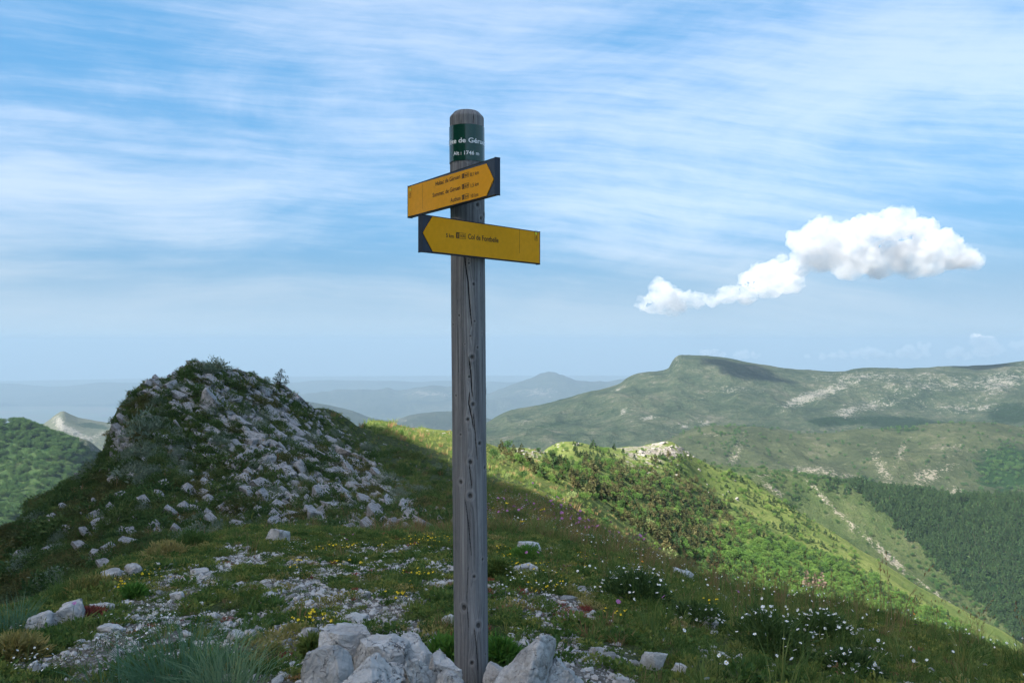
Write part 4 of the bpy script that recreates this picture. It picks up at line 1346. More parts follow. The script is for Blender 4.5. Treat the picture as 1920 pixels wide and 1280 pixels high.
# ---- limestone blocks of the knoll: bedded, dipping to the right
BLOCKS = [rock_mesh('rock', 300 + k, (1.0, 0.62, 0.46 + 0.10 * (k % 3)), 3, cuts=4 + k % 4, boxy=0.85, rough=0.07) for k in range(14)]
for me in BLOCKS:
    me.materials.append(M_block)
STRAT = Matrix(((0.80, 0.42, 0.30), (-0.25, 0.86, -0.44), (-0.53, 0.28, 0.85)))
STRAT_Q = STRAT.to_quaternion()
kr = np.random.default_rng(31)
n_c = 44000
cpx, cpy = kr.uniform(150, 900, n_c), kr.uniform(672, 1005, n_c)
hx, hy, hz = hits(cpx, cpy, 21, 75)
good = ~np.isnan(hy) & (hy > 22) & (hy < 62)
dens = knoll_rocky(cpx, cpy)
keep = good & (kr.random(n_c) < (dens * (0.55 + 0.9 * smooth(-0.25, 0.3, fbm(cpx / 17.0, cpy / 13.0, 2, 3, 19)))) ** 1.5)
cand = np.nonzero(keep)[0]
sizes = np.exp(kr.normal(-2.22, 0.50, len(cand))) * (0.7 + 0.5 * dens[cand])
order = np.argsort(-sizes)
taken = []
cell = {}


def too_close(x, y, z, s):
    key = (int(x // 0.6), int(y // 0.6), int(z // 0.6))
    for a in (-1, 0, 1):
        for b in (-1, 0, 1):
            for c in (-1, 0, 1):
                for q in cell.get((key[0] + a, key[1] + b, key[2] + c), ()):
                    if (q[0] - x) ** 2 + (q[1] - y) ** 2 + (q[2] - z) ** 2 < (0.62 * (q[3] + s)) ** 2:
                        return True
    cell.setdefault(key, []).append((x, y, z, s))
    return False


# some hand-placed ledges and blocks first (column, row, half length px)
NAMED = [(545, 815, 20), (570, 836, 18), (600, 862, 17), (528, 800, 18), (628, 884, 16), (655, 905, 16), (690, 925, 18), (600, 905, 15), (720, 945, 18), (480, 738, 20), (500, 752, 16), (430, 770, 18), (410, 752, 15),
         (352, 700, 16), (374, 708, 15), (392, 722, 14), (420, 742, 14), (330, 712, 14), (296, 722, 15), (275, 735, 12), (232, 790, 14), (226, 815, 13), (222, 835, 12), (238, 838, 14), (596, 798, 13), (640, 848, 15), (700, 878, 14),
         (760, 972, 20), (795, 965, 22), (830, 985, 24), (745, 990, 18), (835, 958, 16), (780, 940, 14), (440, 940, 15), (425, 932, 14), (320, 968, 14), (305, 975, 16), (345, 960, 12), (185, 1000, 13), (160, 1008, 12), (205, 1040, 16), (185, 1052, 15), (195, 1070, 14), (240, 1022, 12),
         (700, 790, 10), (680, 838, 14), (735, 900, 12), (100, 985, 12), (130, 1000, 11), (62, 1010, 10), (150, 1035, 12), (92, 1042, 11), (42, 1048, 12), (252, 985, 12), (292, 998, 13), (332, 1000, 12), (212, 962, 11), (230, 940, 10), (270, 950, 12), (180, 975, 10), (120, 960, 9), (300, 935, 11), (350, 925, 12), (370, 965, 12), (400, 985, 13), (215, 905, 11), (250, 900, 10), (520, 765, 16), (470, 722, 14), (446, 708, 12), (540, 760, 12)]
for px, py, lp in NAMED:
    h = ground_hit(px, py, 20, 75)
    if h is None:
        continue
    lowleft = px < 410 and py > 890
    s = (1.75 if lowleft else 1.15 if px < 350 else 0.78) * lp / F * h.y
    if lowleft:
        h = h + Vector((0, 0, 0.30 * s))
    if not too_close(h.x, h.y, h.z, s * 0.5):
        taken.append((h.x, h.y, h.z, s))
for q in order:
    i = cand[q]
    if not too_close(hx[i], hy[i], hz[i], sizes[q]):
        taken.append((hx[i], hy[i], hz[i], sizes[q]))
    if len(taken) > 6000:
        break
# ledges: courses of bedrock that run down to the right, broken into lengths
LEDGE = [rock_mesh('ledge', 340 + k, (1.0, 0.55, 0.34), 4, cuts=4, boxy=0.95, rough=0.10) for k in range(10)]
for me in LEDGE:
    me.materials.append(M_block)
n_ledge = 0
for course in range(-7, 8):
    t = -290.0 + kr.uniform(0, 30)
    while t < 330:
        lp = kr.uniform(20, 58)
        mx, my = 575 + (t + lp / 2) * 0.78 - course * 15 * 0.63 + kr.normal(0, 2), 858 + (t + lp / 2) * 0.62 + course * 15 * 0.78 + kr.normal(0, 2)
        t += lp * kr.uniform(0.95, 1.25)
        if float(knoll_rocky(mx, my)) < 0.42 or kr.random() < 0.30 or my > 996:
            continue
        h0, h1, hm_ = ground_hit(mx - lp * 0.39, my - lp * 0.31, 21, 70), ground_hit(mx + lp * 0.39, my + lp * 0.31, 21, 70), ground_hit(mx, my, 21, 70)
        if not (h0 and h1 and hm_) or (h1 - h0).length > 4.5:
            continue
        ax = (h1 - h0).normalized()
        up = (ground_normal(hm_.x, hm_.y) * 0.65 + Vector((0.42, -0.30, 0.55))).normalized()
        ay = up.cross(ax).normalized(); up = ax.cross(ay).normalized()
        R_ = Matrix((ax, ay, up)).transposed()
        R_ = R_ @ Euler((kr.normal(0, 0.10), kr.normal(0, 0.07), kr.normal(0, 0.07))).to_matrix()
        L_ = (h1 - h0).length * 0.5 * kr.uniform(0.9, 1.1)
        th = kr.uniform(0.20, 0.36)
        o = put('ledge', LEDGE[kr.integers(10)], hm_ + Vector((0, 0.10, -0.05)), R_.to_euler(), (L_, th * 1.3 / 0.55 * 0.8, th / 0.34), knoll)
        n_ledge += 1
taken.sort(key=lambda t: -t[3] / t[1])
big, rest = taken[:290 - min(n_ledge, 150)], taken[290 - min(n_ledge, 150):]


def strat_rot(r):
    e = Euler((r.normal(0, 0.16), r.normal(0, 0.16), r.normal(0, 0.22)))
    flip = Euler((0, 0, 0))
    return (STRAT @ e.to_matrix()).to_euler()


for x, y, z, s in big:
    me = BLOCKS[kr.integers(len(BLOCKS))]
    o = put('rock', me, (x, y + 0.10 * s, z - 0.02 * s), strat_rot(kr), (s * kr.uniform(0.9, 1.25), s * kr.uniform(0.8, 1.1), s * kr.uniform(0.8, 1.2)), knoll)


# ------------------------------------------------------------------ scatter of "stuff" by geometry nodes
_gn = 0


def scatter(name, pts, rot, scl, idx, sources, label=None, parent=None):
    """One object of stuff: copies of the source meshes on the given points."""
    global _gn
    _gn += 1
    coll = bpy.data.collections.new(name + '_pieces')
    for k, s in enumerate(sources):
        so = bpy.data.objects.new('%s_piece.%03d' % (name, k), s)
        coll.objects.link(so)
    me = bpy.data.meshes.new(name)
    pts = np.asarray(pts, np.float32)
    me.vertices.add(len(pts)); me.vertices.foreach_set('co', pts.ravel())
    a = me.attributes.new('rot', 'FLOAT_VECTOR', 'POINT'); a.data.foreach_set('vector', np.asarray(rot, np.float32).ravel())
    a = me.attributes.new('scl', 'FLOAT_VECTOR', 'POINT')
    scl = np.asarray(scl, np.float32)
    if scl.ndim == 1:
        scl = np.repeat(scl[:, None], 3, 1)
    a.data.foreach_set('vector', scl.ravel())
    a = me.attributes.new('idx', 'INT', 'POINT'); a.data.foreach_set('value', np.asarray(idx, np.int32))
    me.update()
    o = link(name, me, parent)
    tag(o, label, None, None, 'stuff')
    ng = bpy.data.node_groups.new('scatter_' + name, 'GeometryNodeTree')
    ng.interface.new_socket('Geometry', in_out='INPUT', socket_type='NodeSocketGeometry')
    ng.interface.new_socket('Geometry', in_out='OUTPUT', socket_type='NodeSocketGeometry')
    N = ng.nodes.new
    gi, go = N('NodeGroupInput'), N('NodeGroupOutput')
    ci = N('GeometryNodeCollectionInfo'); ci.inputs['Collection'].default_value = coll
    ci.inputs['Separate Children'].default_value = True; ci.inputs['Reset Children'].default_value = True
    ip = N('GeometryNodeInstanceOnPoints'); ip.inputs['Pick Instance'].default_value = True

    def named(nm, t):
        n = N('GeometryNodeInputNamedAttribute'); n.data_type = t; n.inputs['Name'].default_value = nm
        return n.outputs['Attribute']
    L = ng.links.new
    L(gi.outputs[0], ip.inputs['Points']); L(ci.outputs[0], ip.inputs['Instance'])
    L(named('idx', 'INT'), ip.inputs['Instance Index'])
    L(named('rot', 'FLOAT_VECTOR'), ip.inputs['Rotation'])
    L(named('scl', 'FLOAT_VECTOR'), ip.inputs['Scale'])
    L(ip.outputs[0], go.inputs[0])
    md = o.modifiers.new('scatter', 'NODES'); md.node_group = ng
    return o


rr_ = np.array(rest)
rots = np.array([tuple(strat_rot(kr)) for _ in rest])
scatter('small_rocks', np.stack([rr_[:, 0], rr_[:, 1] + 0.1 * rr_[:, 3], rr_[:, 2]], -1), rots, rr_[:, 3:4] * kr.uniform(0.75, 1.3, (len(rest), 3)), kr.integers(0, len(BLOCKS), len(rest)), BLOCKS, parent=knoll)

# ------------------------------------------------------------------ plants: materials
def leaf_mat(name, a, b, c=None, trans=0.25, rough=0.65, spec=0.15):
    m, nt = new_mat(name)
    info = nt.n('ShaderNodeObjectInfo')
    geo = nt.n('ShaderNodeNewGeometry')
    stops = [(0.0, a), (0.5, b), (1.0, c or b)]
    n = nt.noise(obj_coord(nt), 9.0, 3, 0.6)
    f = nt.math('ADD', nt.math('MULTIPLY', info.outputs['Random'], 0.65), nt.math('MULTIPLY', geo.outputs['Random Per Island'], 0.35))
    f = nt.math('ADD', f, nt.math('MULTIPLY', nt.math('SUBTRACT', n, 0.5), 0.4), clamp=True)
    col = nt.ramp(f, stops)
    finish(nt, col, rough, None, spec=spec, translucent=trans)
    return m


M_grass = leaf_mat('meadow_grass', (0.052, 0.106, 0.025, 1), (0.115, 0.174, 0.043, 1), (0.249, 0.245, 0.075, 1))
M_dry = leaf_mat('dry_grass', (0.172, 0.130, 0.054, 1), (0.302, 0.208, 0.100, 1), (0.242, 0.108, 0.058, 1))
M_blue = leaf_mat('blue_green_fescue', (0.079, 0.166, 0.088, 1), (0.134, 0.237, 0.131, 1), (0.217, 0.290, 0.140, 1))
M_herb = leaf_mat('low_herbs', (0.041, 0.095, 0.022, 1), (0.101, 0.158, 0.036, 1), (0.290, 0.281, 0.068, 1))
M_fern = leaf_mat('fresh_green_herb', (0.057, 0.158, 0.023, 1), (0.092, 0.209, 0.033, 1), (0.121, 0.228, 0.044, 1))
M_sedum = leaf_mat('reddish_stonecrop', (0.172, 0.040, 0.032, 1), (0.302, 0.090, 0.061, 1), (0.302, 0.216, 0.072, 1))
M_yherb = leaf_mat('yellow_green_spurge', (0.177, 0.178, 0.040, 1), (0.281, 0.244, 0.073, 1), (0.355, 0.290, 0.119, 1))
M_shrub = leaf_mat('dark_shrub_leaves', (0.035, 0.071, 0.024, 1), (0.074, 0.124, 0.035, 1), (0.119, 0.143, 0.048, 1))
M_olive = leaf_mat('olive_shrub_leaves', (0.060, 0.075, 0.028, 1), (0.095, 0.105, 0.036, 1), (0.150, 0.130, 0.045, 1))
M_grey = leaf_mat('grey_green_shrub_leaves', (0.112, 0.155, 0.100, 1), (0.173, 0.218, 0.146, 1), (0.245, 0.273, 0.191, 1))
M_conif = leaf_mat('brown_green_needles', (0.036, 0.052, 0.018, 1), (0.066, 0.070, 0.024, 1), (0.100, 0.084, 0.034, 1))
M_dconif = leaf_mat('dark_green_needles', (0.014, 0.034, 0.011, 1), (0.024, 0.052, 0.016, 1), (0.038, 0.068, 0.020, 1))
M_broad = leaf_mat('bright_green_leaves', (0.040, 0.096, 0.018, 1), (0.082, 0.160, 0.030, 1), (0.145, 0.222, 0.050, 1), trans=0.35)
M_pale = leaf_mat('pale_green_leaves', (0.14, 0.20, 0.065, 1), (0.19, 0.25, 0.09, 1), (0.24, 0.28, 0.12, 1), trans=0.3)
M_fwood = leaf_mat('far_wood_leaves', (0.022, 0.060, 0.016, 1), (0.040, 0.090, 0.022, 1), (0.066, 0.115, 0.030, 1), trans=0.25)
M_bark = flat_mat('grey_brown_bark', (0.085, 0.065, 0.048, 1), 0.9, 0.1, 0.4)
M_petal = flat_mat('white_petals', (0.82, 0.83, 0.84, 1), 0.6, 0.2)
M_ypetal = flat_mat('yellow_petals', (0.80, 0.56, 0.012, 1), 0.6, 0.2)
M_ppetal = flat_mat('mauve_petals', (0.42, 0.16, 0.36, 1), 0.6, 0.2)
M_opetal = flat_mat('orange_petals', (0.70, 0.25, 0.02, 1), 0.6, 0.2)
M_stem = flat_mat('green_stems', (0.050, 0.085, 0.022, 1), 0.8, 0.1)


class MB:
    """Collects triangles and quads with a material slot each."""
    def __init__(self):
        self.v, self.f, self.m, self.n = [], [], [], 0

    def add(self, V, Fc, mi=0):
        V = np.asarray(V, float)
        self.v.append(V); self.f += [tuple(int(k) + self.n for k in f) for f in Fc]
        self.m += [mi] * len(Fc)
        self.n += len(V)

    def kites(self, base, dirv, side, ln, wd, mi=0, bend=0.25):
        """Leaves: arrays of base points, directions, side vectors, lengths and widths."""
        n = len(base)
        nr = np.cross(dirv, side)
        mid = base + dirv * (ln * 0.5)[:, None] + nr * (ln * bend * 0.3)[:, None]
        tip = base + dirv * ln[:, None] - nr * (ln * bend * 0.2)[:, None]
        V = np.stack([base, mid - side * (wd / 2)[:, None], tip, mid + side * (wd / 2)[:, None]], 1).reshape(-1, 3)
        b = self.n
        self.v.append(V)
        i = np.arange(n) * 4 + b
        self.f += list(zip(i.tolist(), (i + 1).tolist(), (i + 2).tolist(), (i + 3).tolist()))
        self.m += [mi] * n
        self.n += 4 * n

    def tube(self, pts, radii, sides=6, mi=0):
        pts = [Vector(p) for p in pts]
        rings = []
        for k, p in enumerate(pts):
            t = (pts[min(k + 1, len(pts) - 1)] - pts[max(k - 1, 0)]).normalized()
            a = t.orthogonal().normalized(); b_ = t.cross(a)
            rings.append([p + (a * math.cos(q) + b_ * math.sin(q)) * radii[k] for q in np.linspace(0, 2 * math.pi, sides + 1)[:-1]])
        V = [tuple(v) for r in rings for v in r]
        Fc = []
        for k in range(len(pts) - 1):
            for q in range(sides):
                Fc.append((k * sides + q, k * sides + (q + 1) % sides, (k + 1) * sides + (q + 1) % sides, (k + 1) * sides + q))
        self.add(V, Fc, mi)

    def build(self, name, mats, smooth_=False):
        me = bpy.data.meshes.new(name)
        me.from_pydata(np.concatenate(self.v).tolist(), [], self.f)
        for m in mats:
            me.materials.append(m)
        me.polygons.foreach_set('material_index', np.array(self.m, np.int32))
        me.polygons.foreach_set('use_smooth', np.full(len(me.polygons), smooth_))
        me.update()
        return me


def unit(v):
    return v / np.maximum(np.linalg.norm(v, axis=-1, keepdims=True), 1e-9)


def side_of(d, r):
    return unit(np.cross(d, unit(r.normal(0, 1, d.shape))))


def tuft(seed, n, h, spread, wd, mats, lean=0.45, hvar=0.4, heads=0, mi=0):
    """Grass tuft: two-segment blades that arch over; optional seed heads."""
    r = np.random.default_rng(seed)
    mb = MB()
    a = r.uniform(0, 2 * math.pi, n); rad = spread * np.sqrt(r.random(n))
    base = np.stack([rad * np.cos(a), rad * np.sin(a), np.full(n, -0.01 * 0)], -1)
    out = np.stack([np.cos(a + r.normal(0, 0.6, n)), np.sin(a + r.normal(0, 0.6, n)), np.zeros(n)], -1)
    ln = h * r.uniform(1 - hvar, 1 + hvar * 0.4, n)
    le = lean * r.uniform(0.15, 1.3, n)
    d1 = unit(out * le[:, None] * 0.6 + np.array([0, 0, 1.0]))
    d2 = unit(out * le[:, None] * 1.8 + np.array([0, 0, 1.0]))
    s = unit(np.cross(d1, np.stack([np.cos(a * 3.1), np.sin(a * 3.1), np.full(n, 0.1)], -1)))
    w_ = wd * r.uniform(0.6, 1.2, n)
    p1 = base + d1 * (ln * 0.55)[:, None]
    p2 = p1 + d2 * (ln * 0.45)[:, None]
    V = np.stack([base - s * (w_ / 2)[:, None], base + s * (w_ / 2)[:, None], p1 + s * (w_ * 0.38)[:, None], p1 - s * (w_ * 0.38)[:, None], p2], 1).reshape(-1, 3)
    mb.v.append(V); b = 0
    for k in range(n):
        q = 5 * k
        mb.f += [(q, q + 1, q + 2, q + 3), (q + 3, q + 2, q + 4)]
        mb.m += [mi, mi]
    mb.n += len(V)
    for k in range(min(heads, n)):
        m_ = 7
        t = r.random(m_)
        bp = p2[k] - d2[k] * (t * ln[k] * 0.18)[:, None]
        dv = unit(d2[k] + r.normal(0, 0.35, (m_, 3)))
        mb.kites(bp, dv, side_of(dv, r), np.full(m_, ln[k] * 0.06), np.full(m_, ln[k] * 0.018), len(mats) - 1)
    return mb.build('grass_tuft', mats)


def cushion(seed, n, rx, rz, lf, wd, mats, flat=0.5, name='cushion_plant'):
    """Dense little dome of leaves."""
    r = np.random.default_rng(seed)
    d = unit(r.normal(0, 1, (n, 3))); d[:, 2] = np.abs(d[:, 2])
    q = r.random(n) ** 0.4
    lump = 1 + 0.45 * perlin(d[:, 0] * 1.7 + seed, d[:, 1] * 1.7, d[:, 2] * 1.7, seed)
    base = d * (q * lump)[:, None] * np.array([rx, rx, rz])
    dv = unit(d * (1 - flat) + r.normal(0, 0.55, (n, 3)) + np.array([0, 0, 0.35]))
    mb = MB()
    mb.kites(base, dv, side_of(dv, r), lf * r.uniform(0.6, 1.3, n), wd * r.uniform(0.6, 1.3, n))
    return mb.build(name, mats)


def crown_mesh(seed, lumps, leaf, wd, per, mats, name='crown', gap=0.0, squash=0.85, droop=0.0):
    """Tree crown: leaf clumps spread over uneven lumps (x, y, z, radius)."""
    r = np.random.default_rng(seed)
    mb = MB()
    for x, y, z, rad in lumps:
        n = int(per * rad * rad) + 6
        d = unit(r.normal(0, 1, (n, 3)))
        q = r.uniform(0.55, 1.05, n)
        base = np.array([x, y, z]) + d * (q * rad)[:, None] * np.array([1, 1, squash])
        dv = unit(d + r.normal(0, 0.5, (n, 3)) + np.array([0, 0, 0.25 - droop]))
        mb.kites(base, dv, side_of(dv, r), leaf * r.uniform(0.6, 1.4, n), wd * r.uniform(0.6, 1.4, n))
    return mb.build(name, mats)


def conifer_parts(seed, h, w_, n, mats, shape=1.0):
    """Unit conifer: whorled drooping branch sprays narrowing upward, and a tapered trunk."""
    r = np.random.default_rng(seed)
    mb = MB()
    t = r.random(n) ** 0.85
    a = r.uniform(0, 2 * math.pi, n)
    rad = w_ * (1 - t) ** shape * r.uniform(0.35, 1.1, n) * (1 + 0.3 * np.sin(a * 2 + seed)) + 0.02 * h
    zz2 = h * (0.10 + 0.88 * t)
    base = np.stack([0.35 * rad * np.cos(a), 0.35 * rad * np.sin(a), zz2 + 0.05 * h], -1)
    dv = unit(np.stack([np.cos(a), np.sin(a), r.uniform(-0.55, 0.35, n)], -1) + r.normal(0, 0.15, (n, 3)))
    mb.kites(base, dv, side_of(dv, r), rad * 1.0 + 0.03 * h, (rad * 0.55 + 0.025 * h), 0)
    mb.kites(np.array([[0, 0, h * 0.86]] * 3), unit(np.array([[0, 0, 1.0]] * 3) + r.normal(0, 0.05, (3, 3))), side_of(np.array([[0, 0, 1.0]] * 3), r), np.full(3, h * 0.16), np.full(3, h * 0.05), 0)
    crown = mb.build('crown', mats)
    tb = MB()
    tb.tube([(0, 0, -0.05 * h), (0.01 * h, 0, 0.3 * h), (0, 0.01 * h, 0.8 * h)], [0.028 * h, 0.02 * h, 0.006 * h], 5)
    return crown, tb.build('trunk', [M_bark])


def broad_parts(seed, h, w_, per, mats, leaf=0.10):
    r = np.random.default_rng(seed)
    k = 7
    lumps = [(0, 0, 0.62 * h, 0.30 * w_ + 0.05)]
    for _ in range(k):
        a = r.uniform(0, 6.28)
        q = r.uniform(0.15, 0.36) * w_
        lumps.append((q * math.cos(a), q * math.sin(a), h * r.uniform(0.28, 0.80), w_ * r.uniform(0.16, 0.30)))
    crown = crown_mesh(seed, lumps, leaf * h, leaf * h * 0.8, per, mats)
    tb = MB()
    tb.tube([(0, 0, -0.06 * h), (0.01 * h, 0.01 * h, 0.25 * h), (0, 0, 0.6 * h)], [0.035 * h, 0.028 * h, 0.012 * h], 5)
    for _ in range(3):
        a = r.uniform(0, 6.28)
        tb.tube([(0, 0, 0.22 * h), (0.16 * w_ * math.cos(a), 0.16 * w_ * math.sin(a), 0.42 * h), (0.28 * w_ * math.cos(a), 0.28 * w_ * math.sin(a), 0.62 * h)], [0.018 * h, 0.012 * h, 0.004 * h], 4)
    return crown, tb.build('trunk', [M_bark])


def place_tree(name, parts, loc, rz, s, label, cat, group):
    """A tree: trunk and crown under an Empty at its foot."""
    t = bpy.data.objects.new(name, None)
    COL.objects.link(t)
    t.location = loc; t.rotation_euler = (0, 0, rz)
    t.scale = (s, s, s) if isinstance(s, float) else s
    tag(t, label, cat, group)
    for me in parts:
        o = bpy.data.objects.new(me.name.split('.')[0], me)
        COL.objects.link(o)
        o.parent = t
    return t


# ---- bare limestone along the far end of the sunlit crest
CRAG = [rock_mesh('rock', 380 + k, (1.0, 0.7, 0.6), 3, cuts=6, boxy=0.7, rough=0.10) for k in range(6)]
for me in CRAG:
    me.materials.append(M_crag)
gr = np.random.default_rng(37)
for x0, x1, dy, n_, sz in ((1186, 1300, 9, 34, 4.6), (1190, 1235, 34, 16, 4.0), (945, 1020, 7, 20, 3.4), (1040, 1110, 6, 10, 3.2), (740, 850, 6, 14, 2.2), (1340, 1400, 55, 10, 3.5), (1195, 1330, 60, 14, 3.5)):
    for _ in range(n_):
        px = gr.uniform(x0, x1)
        i = int(np.clip((px - PX[0]) / 8.0, 0, len(PX) - 1))
        row = _pyn[J_B:, i].min()
        h = ground_hit(px, row + abs(gr.normal(0, dy)) + 1.5, 78, 700)
        if h is None:
            continue
        s = sz / F * h.y * math.exp(gr.normal(-0.2, 0.4))
        put('rock', CRAG[gr.integers(6)], h, (gr.normal(0, .25), gr.normal(0, .25), gr.uniform(0, 6.28)), (s * gr.uniform(0.9, 1.8), s, s * gr.uniform(0.6, 1.1)), hillside)

# ------------------------------------------------------------------ woods and bushes of the hillside
CONIF = [conifer_parts(400 + k, 1.0, 0.30 + 0.05 * (k % 3), 110, [M_conif], 0.75) for k in range(5)]
DCON = [conifer_parts(420 + k, 1.0, 0.27 + 0.05 * (k % 3), 120, [M_dconif], 0.8) for k in range(4)]
BROAD = [broad_parts(440 + k, 1.0, 0.95 + 0.15 * (k % 3), 620, [M_fwood if k in (0, 3) else M_broad]) for k in range(7)]
PALE = [broad_parts(460 + k, 1.0, 1.0, 620, [M_pale]) for k in range(2)]
SHRUBG = [broad_parts(470 + k, 1.0, 1.3, 620, [M_fwood]) for k in range(2)]
hr = np.random.default_rng(55)
nt_ = 40000
tpx, tpy = hr.uniform(930, 2050, nt_), hr.uniform(832, 1225, nt_)
tx, ty, tz = hits(tpx, tpy, 78, 700)
okt = ~np.isnan(ty)
wob = 0.5 * fbm(tpx / 40.0, tpy / 30.0, 0, 3, 66)
open_ = fbm(tpx / 26.0, tpy / 18.0, 3, 3, 68)
# distance right of the open grassy strip that runs down from the saddle
strip = (tpx - 985) * 0.56 - (tpy - 872) * 0.83
inwood = smooth(8, 40, strip + 30 * wob)
crest_open = smooth(0, 60, (tpy - 850) - np.maximum(0, tpx - 1250) * 0.60 + 45 * wob)
brown = inwood * crest_open * (1 - smooth(1330, 1480, tpx + 120 * wob + (tpy - 960) * 0.9))
green = inwood * smooth(1330, 1480, tpx + 120 * wob + (tpy - 960) * 0.9) * smooth(20 - 18 * smooth(1450, 1600, tpx), 75 - 45 * smooth(1450, 1600, tpx), (tpy - 850) - np.maximum(0, tpx - 1250) * 0.56 + 30 * wob)
dark_near = 0.55 * bump2(tpx, tpy, 1105, 858, 70, 26) + 0.6 * bump2(tpx, tpy, 1260, 872, 26, 16) + 0.35 * bump2(tpx, tpy, 1420, 935, 120, 30, 0.55) + 0.5 * bump2(tpx, tpy, 1480, 960, 130, 14, 0.60)
scat = 0.10 * inwood * smooth(0, 30, (tpy - 850) - np.maximum(0, tpx - 1250) * 0.56)
edgeb = 0.8 * bump2(tpx, tpy, 975, 865, 60, 12, 0.5)
pick = hr.random(nt_)
trees = []
for i in np.nonzero(okt)[0]:
    p = pick[i]
    b_, g_, dk = brown[i] * smooth(-0.45, -0.05, open_[i]) * 0.9, green[i] * smooth(-0.7, -0.25, open_[i]) * 0.9, dark_near[i] * 0.5
    if p < b_:
        kind = 'conifer' if hr.random() < 0.62 + 0.5 * fbm(tpx[i] / 45.0, tpy[i] / 30.0, 9, 2, 61) else ('broad' if hr.random() < 0.75 else 'dark')
    elif p < b_ + g_:
        kind = 'broad' if hr.random() < 0.93 else 'dark'
    elif p < b_ + g_ + dk:
        kind = 'dark' if hr.random() < 0.6 else 'broad'
    elif p < b_ + g_ + dk + edgeb[i] * 0.25:
        kind = 'conifer' if hr.random() < 0.6 else 'broad'
    elif p > 1 - scat[i] * 0.6:
        kind = 'dark' if hr.random() < 0.5 else 'broad'
    else:
        continue
    hgt = {'conifer': 2.9, 'broad': 2.15, 'dark': 2.9}[kind] * math.exp(hr.normal(-0.15, 0.30)) * min(1.0, 0.32 + ty[i] / 480.0)
    trees.append((kind, tx[i], ty[i], tz[i], hgt))
KIND = {'conifer': (CONIF, 'brown_conifer', '%sbrownish conifer of the open wood %s', 'brownish conifers'),
        'broad': (BROAD, 'broadleaf_tree', '%sbright green leafy tree %s', 'bright leafy trees'),
        'dark': (DCON, 'dark_conifer', '%sdark green conifer %s', 'dark conifers')}


def hill_zone(px, py):
    """Where on the sunlit hillside a tree stands, in words."""
    if px < 1000:
        return 'on the saddle just right of the post'
    if px < 1130:
        return 'under the left end of the sunlit crest' if py < 900 else 'beside the sunlit grass strip'
    if px < 1230:
        return 'left of the crest rocks' if py < 880 else ('in the middle of the hillside' if py < 950 else 'low beside the grass strip')
    if px < 1330:
        return 'below the crest rocks' if py < 900 else ('in the heart of the hillside' if py < 980 else 'above the dark bush at the slope edge')
    if px < 1440:
        return 'on the upper right flank of the hillside' if py < 980 else 'low behind the daisy clump'
    if px < 1560:
        return 'along the falling right ridge' if py < 1030 else 'above the dead conifers'
    return 'right of the dead conifers'


left = {'conifer': [], 'broad': [], 'dark': []}
for kind, (srcs, nm, label, group) in KIND.items():
    mine = sorted([t for t in trees if t[0] == kind], key=lambda t: -t[4] / t[2])
    lim = {'conifer': 210, 'broad': 270, 'dark': 80}[kind]
    for t in mine[:lim]:
        s = t[4]
        zn = hill_zone(t[1] / t[2] * F + 960, 640 - t[3] / t[2] * F)
        sz = ('taller ' if t[4] > 3.0 else 'small ') if kind != 'dark' else ''
        label, group = KIND[kind][2] % (sz, zn), KIND[kind][3] + ' ' + zn
        place_tree(nm, srcs[hr.integers(len(srcs))], (t[1], t[2], t[3] - 0.05 * s), hr.uniform(0, 6.28), (s * hr.uniform(0.7, 1.35), s * hr.uniform(0.7, 1.35), s), label, 'tree', group)
    left[kind] = mine[lim:]
stuffsrc = []


def joined(parts, name):
    """Crown and trunk as one mesh, for the far copies."""
    bm = bmesh.new()
    mats = []
    for me in parts:
        k0 = len(bm.faces)
        bm.from_mesh(me)
        bm.faces.ensure_lookup_table()
        for f in bm.faces[k0:]:
            f.material_index = len(mats)
        mats += list(me.materials)
    out = bpy.data.meshes.new(name)
    bm.to_mesh(out); bm.free()
    for m in mats:
        out.materials.append(m)
    return out


J = {'conifer': [joined(p, 'tree_piece') for p in CONIF], 'broad': [joined(p, 'tree_piece') for p in BROAD], 'dark': [joined(p, 'tree_piece') for p in DCON]}
for kind, nm in (('conifer', 'hillside_conifer_wood'), ('broad', 'hillside_broadleaf_wood'), ('dark', 'hillside_dark_conifers')):
    L_ = left[kind]
    if L_:
        n = len(L_)
        ar = np.array([t[1:] for t in L_])
        scatter(nm, ar[:, :3] - np.array([0, 0, 0.1]), np.stack([np.zeros(n), np.zeros(n), hr.uniform(0, 6.28, n)], -1), ar[:, 3], hr.integers(0, len(J[kind]), n), J[kind])

